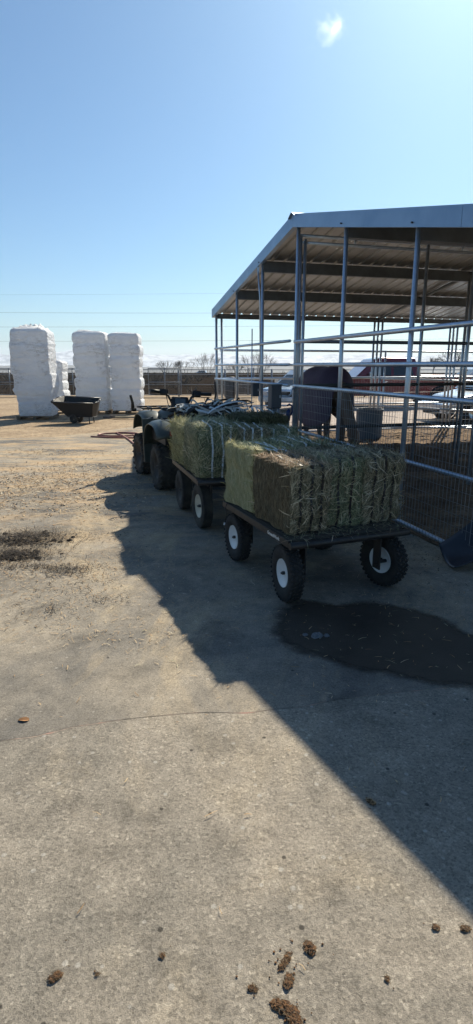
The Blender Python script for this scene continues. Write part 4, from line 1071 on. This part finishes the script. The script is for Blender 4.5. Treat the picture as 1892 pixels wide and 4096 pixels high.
slow2=[(x,z*.88) for x,z in slow]; scab2=[(x,z*.88) for x,z in scab]; sg2=[(a,[(x,z*.88) for x,z in b] if a=='side' else tuple((x,z*.88) for x,z in b)) for a,b in sg]
vehicle('parked_car','pale blue white car facing the pens, seen behind the electrical boxes','car',(2.75,22.4,-.02),radians(238),mat('pale_blue_car_paint',(.45,.55,.66),3,.25,.2,coat=.8),4.6,1.8,slow2,scab2,sg2,(-1.4,1.45),.33)
vehicle('parked_car','tiny white car far away in the field left of the shelter','car',(-12.6,205,-1.75),radians(170),WHTP,4.6,1.85,slow,scab,sg,(-1.4,1.45),.35,mir=False)

# ------------------------------------------------------------------ far yard fence
GALVD=mat('dull_galvanised_pipe',[(.3,(.20,.22,.25)),(.7,(.30,.33,.36))],9,.5,.6)
WIRED=mat('dull_fence_wire',[(.3,(.035,.038,.042)),(.7,(.065,.07,.075))],9,.6,.5)
yf=thing('yard_fence','grey pipe and wire mesh fence running across behind the dirt yard','fence',(-5,31,0))
yi=Matrix.Translation((5,-31,0))
x=-30.0; px=[]
def fyr(x): return 31-.02*(x+5)
while x<22:
    m=MB(); m.tube([(x,fyr(x),0),(x,fyr(x),1.42)],.045,8); m.v=[tuple(yi@Vector(p)) for p in m.v]
    m.build('post',GALVD,yf); px.append(x); x+=2.45
for z in (1.38,1.14,.62,.08):
    m=MB(); m.tube([(-30,fyr(-30),z),(22,fyr(22),z)],.024,6); m.v=[tuple(yi@Vector(p)) for p in m.v]; m.build('rail',GALVD,yf)
m=MB(); wires(m,lambda t,z:Vector((t,fyr(t)+.03,z)),-30,22,.08,1.14,.085,.13,.0055); m.v=[tuple(yi@Vector(p)) for p in m.v]; m.build('wire_mesh',WIRED,yf)
# denser panel groups behind the stacks and by the gap
for k,(x0,x1) in enumerate(((-12.5,-11.2),(-9.2,-7.9),(-4.6,-2.9),(.6,1.2))):
    t=thing('mesh_panel',('doubled mesh gate panel leaning on the yard fence left of the tallest stack','mesh gate panels stacked on the yard fence between the white stacks','wide mesh gate panel in the yard fence right of the rightmost stack','short mesh panel in the yard fence beyond the pen corner')[k],'gate',((x0+x1)/2,30.7,0))
    m=MB(); c_=(x1-x0)/2
    m.tube([(-c_,0,.1),(c_,0,.1),(c_,0,1.45),(-c_,0,1.45)],.035,6,closed=True); m.tube([(0,0,.1),(0,0,1.45)],.03,6); m.tube([(-c_,0,.75),(c_,0,.75)],.03,6); m.build('panel_frame',GALVD,t)
    m=MB(); wires(m,lambda a,z:Vector((a,.04,z)),-c_,c_,.1,1.4,.07,.12,.005); m.build('wire_mesh',WIRED,t)

# ------------------------------------------------------------------ bare shrubs and trees
def branchy(mb,p,d,L,r,depth,rnd,spread=.5,kids=3,up=.15):
    q=p+d*L; mid=p.lerp(q,.5)+Vector((rnd.gauss(0,.05),rnd.gauss(0,.05),0))*L
    mb.tube([p,mid,q],[r,r*.85,r*.62],5 if depth>2 else 3,smooth=True,caps=False)
    if depth==0: return
    for k in range(kids+(1 if rnd.random()<.4 else 0)):
        a=rnd.uniform(0,2*pi); s=rnd.uniform(.4,1.1)*spread
        u=d.orthogonal().normalized(); w_=d.cross(u)
        nd=(d+(u*cos(a)+w_*sin(a))*s+Vector((0,0,up))).normalized()
        st_=p.lerp(q,rnd.uniform(.55,1.0))
        branchy(mb,st_,nd,L*rnd.uniform(.6,.85),r*.6,depth-1,rnd,spread,kids,up)
def tree(name,label,cat,loc,h,seed,stems=1,r0=.15,depth=4,spread=.6,group=None,kids=3):
    rnd=random.Random(seed); t=thing(name,label,cat,loc,0,group); tr_=MB(); cr=MB()
    for k in range(stems):
        a=rnd.uniform(0,2*pi); lean=0 if stems==1 else rnd.uniform(.15,.75)
        d=Vector((cos(a)*lean,sin(a)*lean,1)).normalized(); b=Vector((cos(a)*.15*stems**.5*(stems>1),sin(a)*.15*(stems>1),0))
        L=h*(.28 if stems==1 else .30); tip=b+d*L
        tr_.tube([b,b.lerp(tip,.5)+Vector((.02*h*rnd.gauss(0,.3),0,0)),tip],[r0,r0*.8,r0*.7],8)
        for j in range(3 if stems==1 else 2):
            a2=rnd.uniform(0,2*pi); nd=(d+Vector((cos(a2),sin(a2),0))*spread*.8).normalized()
            branchy(cr,tip-d*L*.05*j,nd,h*.24,r0*.55,depth,rnd,spread,kids)
    tr_.build('trunk',BARK,t); cr.build('crown',BARK,t); return t
gs='bare shrubs beyond the yard fence'
for i,(u_,y_,h_,lb) in enumerate(((-10.6,92,3.0,'leftmost low bare shrub on the field right of the white stacks'),(-8.0,92,3.0,'rounded bare shrub just right of the leftmost shrub on the field'),(-4.4,84,4.0,'tall upswept bare shrub left of the far shelter corner'),(2.3,72,3.9,'wind bent bare shrub seen through the fence beside the small electrical box'),(-.2,95,2.4,'low bare shrub seen between the far corner posts'),(-8.9,60,1.2,'short brown tumbleweed bush right behind the yard fence'))):
    tree('bare_shrub',lb,'shrub',(u_,y_,-.05),h_,40+i,11,.028,3,.55,gs)
m=MB(); rnd=random.Random(12)
for k in range(240):
    y=rnd.uniform(33,105); x=rnd.uniform(-.42,.25)*y; h=rnd.uniform(.15,.65)*(1+.004*y)
    for q in range(9):
        a=rnd.uniform(0,2*pi); L=h*rnd.uniform(.6,1.2); d=Vector((cos(a)*.7,sin(a)*.7,rnd.uniform(.3,1))).normalized(); p=Vector((x+rnd.gauss(0,h*.4),y,0-.01))
        m.tube([p,p+d*L*.6,p+d*L+Vector((0,0,.1*L))],[.03,.022,.008],3,smooth=False,caps=False)
tag(m.build('dry_brush',BARK),'low dry brush and weeds dotted over the brown field beyond the yard fence',None,None,'stuff')
gt_='bare trees beyond the parked cars'
for i,(x_,y_,h_,lb) in enumerate(((46,125,7.0,'leftmost of the spreading bare trees at the right edge'),(53.5,128,7.0,'rightmost spreading bare tree at the right edge behind the shelter posts'),(50,150,5.0,'smaller bare tree between the two large bare trees at the right'))):
    tree('bare_tree',lb,'tree',(x_,y_,-1.0),h_,60+i,1,.17,5,.75,gt_)
# ------------------------------------------------------------------ power lines
for zc,sag,sl_,lb in ((12.3,.5,.006,'topmost faint power line crossing the sky'),(9.62,.45,-.002,'second power line from the top crossing above the white stacks'),(7.55,.35,.0025,'third power line from the top running behind the white stack tops'),(5.5,.35,.0025,'lowest power line passing just above the far fence')):
    m=MB(); pts=[]
    for i in range(41):
        x=-110+i*220/40; q=(x+18)/60
        pts.append((x,90,zc-sag+sag*q*q*.8+sl_*(x+18)))
    m.tube(pts,.013 if zc<10 else .007,5,caps=False); tag(m.build('power_line',CABLEM),lb,'cable','power lines across the sky')

# ------------------------------------------------------------------ litter on the ground
# ragged hay hanging over cart edges
def clump(m,cx,cy,r,rnd,h=.5):
    b=len(m.v); nu,nv=(22,11) if r>.005 else (9,5)
    sd=rnd.uniform(0,99)
    for j in range(nv+1):
        for i in range(nu):
            a=2*pi*i/nu; ph=pi/2*j/nv
            X,Y,Z=cos(a)*cos(ph),sin(a)*cos(ph),sin(ph)
            k=1+.40*fb(X*1.3+sd,Y*1.3,Z*1.3+sd,2)+.30*fb(X*4+sd,Y*4,Z*4+sd,3)
            m.v.append((cx+r*k*X,cy+r*k*Y,.001+max(0,r*h*k*Z)))
    for j in range(nv):
        for i in range(nu):
            m.f.append((b+j*nu+i,b+j*nu+(i+1)%nu,b+(j+1)*nu+(i+1)%nu,b+(j+1)*nu+i)); m.m.append(0); m.sm.append(r<.005)
def scatter(name,label,mats,blobs,seed,lmin,lmax,wmin,wmax,cat='straw',h=.004):
    m=MB(); rnd=random.Random(seed)
    for (cx,cy,rx,ry,n,lift) in blobs:
        for _ in range(n):
            x=rnd.gauss(cx,rx); y=rnd.gauss(cy,ry)
            d2=((x-cx)/rx)**2+((y-cy)/ry)**2
            z=.004+lift*exp(-d2*.8)*rnd.uniform(.3,1.1)+h*rnd.random()
            a=rnd.uniform(0,pi); L=rnd.uniform(lmin,lmax)*rnd.uniform(.4,1); w_=rnd.uniform(wmin,wmax)
            dx,dy=cos(a)*L/2,sin(a)*L/2; sx,sy=-sin(a)*w_/2,cos(a)*w_/2; t1=rnd.gauss(0,.12)*L*(1 if lift<.01 else 2.5); bend=rnd.uniform(-.2,.2)*L
            z=max(z,.005+abs(t1)*.6)
            m.add([(x-dx-sx,y-dy-sy,z-t1*.5),(x-dx+sx,y-dy+sy,z-t1*.5),(x+sx+sx/w_*bend,y+sy+sy/w_*bend,z+.002),(x-sx+sx/w_*bend,y-sy+sy/w_*bend,z+.002),(x+dx+sx*.5,y+dy+sy*.5,z+t1*.5),(x+dx-sx*.5,y+dy-sy*.5,z+t1*.5)],[(0,1,2,3),(3,2,4,5)],rnd.randrange(len(mats)))
    if name=='dark_litter':
        for (cx,cy,rx,ry,n,lift) in blobs:
            if lift<.02: continue
            for _ in range(90):
                b0=len(m.m); clump(m,rnd.gauss(cx,rx*.75),rnd.gauss(cy,ry*.75),rnd.uniform(.008,.028),rnd,.6)
                m.m[b0:]=[1]*(len(m.m)-b0)
    o=m.build(name,mats); return tag(o,label,None,None,'stuff')
scatter('loose_straw','scattered bits of yellow straw and chaff on the sunlit pavement',[STRAWG],
  [(-2.2,5.0,.7,.9,1500,0),(-1.6,4.3,.5,.35,700,0),(-2.0,5.6,.6,1.0,600,0),(-1.25,4.35,.15,.2,180,.0),(-1.1,3.7,.25,.3,220,0),(-.7,3.2,.25,.15,120,0),(-2.0,3.8,.6,.4,420,0),(-2.4,6.5,1.0,1.2,900,0),(-.95,5.3,.2,.5,200,0),(.8,4.2,.7,1.2,260,0),(1.5,5.2,.25,.8,600,0),(0,5,.8,1,200,0),(.2,3.2,.8,.5,60,0),(-1.2,2.3,2,1.0,70,0),(-4.5,12.5,2.2,1.0,1500,0),(-1.3,8.0,.4,.6,420,0)],5,.012,.06,.0018,.005)
scatter('dark_litter','dark clumps of rotted straw and manure litter lying at the left edge',[DARKLIT,mat('rotted_litter',(.022,.016,.011),60,.95,bump=.006,bscale=120)],
  [(-2.02,5.2,.24,.15,3000,.035),(-1.95,4.72,.2,.10,1900,.025),(-1.62,4.42,.28,.05,500,.012),(-1.36,4.33,.12,.07,300,.012),(-2.2,4.95,.3,.35,600,.0),(-1.2,4.0,.16,.12,110,.004),(-1.3,3.55,.14,.1,90,.004),(1.55,5.0,.2,.6,500,.01),(-.9,3.75,.1,.06,60,.004),(-2.2,3.4,.3,.2,60,.004),(-1.5,5.3,.3,.1,200,.004)],6,.015,.07,.002,.006)
scatter('hay_wisps','wisps of green hay spilt on the shaded pavement around the carts',[S_GREEN,S_BROWN],
  [(.5,4.2,.6,.7,280,0),(-.5,5.2,.5,.8,220,0),(-.9,7.2,.5,.6,600,0),(.3,3.0,.5,.3,12,0),(1.0,3.3,.5,.3,14,0)],8,.02,.07,.0018,.0035)
yard_blobs=[(-2.9,8.1,1.1,.45,2200,0),(-3.0,6.9,1.0,.5,1200,0),(-1.7,7.2,.5,.6,500,0),(-1.9,9.2,1.1,.35,1100,0),(-3.4,10.8,1.4,.35,900,0),(-5,17,5,2.2,4200,0),(3.5,14.5,2,1.5,1200,0)]
scatter('yard_chaff','trampled straw and wood chips over the dirt yard by the stacks',[STRAWG,DARKLIT,STRAWG],yard_blobs,9,.03,.10,.006,.016)
CR=[]
def dung(label,parts,seed,bits=14):
    parts=[(x,y,r*1.05) for x,y,r in parts]; bits=bits//2
    rnd=random.Random(seed); cx=sum(p[0] for p in parts)/len(parts); cy=sum(p[1] for p in parts)/len(parts)
    m=MB()
    for x,y,r in parts: clump(m,x-cx,y-cy,r,rnd)
    for k in range(bits): CR.append((cx+rnd.gauss(0,.015+parts[0][2]),cy+rnd.gauss(0,.015+parts[0][2]),rnd.uniform(.0015,.0035)))
    for k in range(int(60*len(parts))):
        p=rnd.choice(parts); a=rnd.uniform(0,2*pi); rr=p[2]*rnd.uniform(.5,1.15); L=rnd.uniform(.004,.012); x=p[0]-cx+rr*cos(a); y=p[1]-cy+rr*sin(a); z=p[2]*rnd.uniform(.15,.6)
        b=rnd.uniform(0,2*pi); m.add([(x,y,z),(x+.001,y+.001,z+.001),(x+L*cos(b),y+L*sin(b),z+rnd.uniform(-.002,.006))],[(0,1,2)],1)
    o=m.build('dung_clump',[DUNGM,STRAWG],loc=(cx,cy,.0)); tag(o,label,'dung','dung clumps on the pavement')
dung('round dark dung clump, uppermost of the group at bottom centre',[(.208,1.262,.017),(.202,1.278,.007)],1)
dung('crumbled trail of dung just left of the round dark clump at bottom centre',[(.141,1.236,.009),(.133,1.224,.009),(.124,1.212,.009),(.146,1.246,.006)],2,34)
dung('pair of stuck dung balls below the crumbled trail at bottom centre',[(.142,1.183,.011),(.136,1.168,.012)],3,8)
dung('small dung ball left of the stuck pair at bottom centre',[(.040,1.157,.009),(.050,1.153,.006)],4,8)
dung('largest dung patch cut by the bottom edge of the photo',[(.105,1.116,.014),(.125,1.108,.018),(.142,1.093,.018),(.15,1.075,.016),(.135,1.09,.012)],5,26)
dung('single tiny dung ball alone to the right of the bottom centre group',[(.405,1.18,.007)],6,2)
dung('small dung ball below the middle of the sunlit pavement',[(-.208,1.243,.008)],7,3)
dung('dark ragged dung clump near the bottom left corner',[(-.485,1.188,.012),(-.497,1.18,.010)],8,5)
dung('tiny dung crumb between the bottom left clump and the centre',[(-.378,1.192,.005)],9,2)
dung('left one of two small dung crumbs near the lower right edge',[(.585,1.325,.010)],10,3)
dung('right one of two small dung crumbs near the lower right edge',[(.668,1.322,.010),(.679,1.322,.006)],11,3)
dung('flattened tan dung crumbs lying beside the shadow edge at right',[(.505,1.83,.011),(.515,1.818,.009)],12,16)
m=MB(); rnd=random.Random(77)
for x,y,r in CR: clump(m,x,y,r,rnd)
tag(m.build('dung_crumbs',DUNGM),'scattered tiny brown crumbs of dung around the clumps on the pavement',None,None,'stuff')
for (x,y,r,lb) in ((.49,3.19,.035,'largest pale grey stone on the wet patch'),(.55,3.19,.018,'small pale grey stone right of the largest one on the wet patch'),(.42,3.2,.016,'small flat grey stone left of the largest one on the wet patch')):
    m=MB(); clump(m,0,0,r,random.Random(int(r*1000)),.5); tag(m.build('stone',STONEM,loc=(x,y,.004)),lb,'stone','stones on the wet patch')
m=MB(); vs=[]
for i in range(10):
    a=2*pi*i/10; vs.append((.026*cos(a),.015*sin(a)*(1+.3*cos(a)),.002+.007*abs(sin(a))))
m.add(vs+[(0,0,.002)],[(i,(i+1)%10,10) for i in range(10)]); o=m.build('fallen_leaf',LEAFM,loc=(-.99,2.34,0)); md=o.modifiers.new('t','SOLIDIFY'); md.thickness=.001
tag(o,'dry orange brown leaf curled on the pavement near the left edge','leaf')

# ------------------------------------------------------------------ cloud and haze
m=MB(); bm=bmesh.new(); bmesh.ops.create_icosphere(bm,subdivisions=3,radius=1); me=bpy.data.meshes.new('cloud'); bm.to_mesh(me); bm.free()
cl=bpy.data.objects.new('cloud',me); COL.objects.link(cl); cl.location=(851,5900,2870); cl.scale=(190,130,165)
cm,nt,b=nodes('cloud_vapour'); nt.nodes.remove(b); pv=N(nt,'ShaderNodeVolumePrincipled'); pv.inputs['Color'].default_value=(1,1,1,1)
tc=N(nt,'ShaderNodeTexCoord').outputs['Object']; ln=N(nt,'ShaderNodeVectorMath',operation='LENGTH'); nt.links.new(tc,ln.inputs[0])
nn=noise_n(nt,tc,1.1,6,.62,None,1.0)
r1=ramp(nt,[(0,1),(1,0)],ln.outputs['Value']).outputs[0]
s1=N(nt,'ShaderNodeMath',operation='MULTIPLY_ADD'); nt.links.new(nn.outputs[0],s1.inputs[0]); s1.inputs[1].default_value=3.4; s1.inputs[2].default_value=-1.95
s2=N(nt,'ShaderNodeMath',operation='ADD'); nt.links.new(s1.outputs[0],s2.inputs[0]); nt.links.new(r1,s2.inputs[1])
r2=ramp(nt,[(.22,0),(.95,1)],s2.outputs[0]).outputs[0]
s3=N(nt,'ShaderNodeMath',operation='MULTIPLY'); nt.links.new(r2,s3.inputs[0]); s3.inputs[1].default_value=.0024
nt.links.new(s3.outputs[0],pv.inputs['Density']); pv.inputs['Anisotropy'].default_value=.72
nt.links.new(pv.outputs[0],nt.nodes['Material Output'].inputs['Volume'])
me.materials.append(cm); tag(cl,'small white wisp of cloud high in the blue sky',None,None,'stuff')
HZ=True
if HZ:
    m=MB(); m.box((1000,2800,55),(24000,6600,200)); hz=m.build('haze',bpy.data.materials.new('haze_air'))
    hm=hz.data.materials[0]; hm.use_nodes=True; nt=hm.node_tree; nt.nodes.remove(nt.nodes['Principled BSDF'])
    pv=N(nt,'ShaderNodeVolumePrincipled'); pv.inputs['Color'].default_value=(.80,.88,1,1); pv.inputs['Density'].default_value=.00021; pv.inputs['Anisotropy'].default_value=.2
    nt.links.new(pv.outputs[0],nt.nodes['Material Output'].inputs['Volume']); tag(hz,'thin pale air between the yard and the distant mountains',None,None,'stuff')
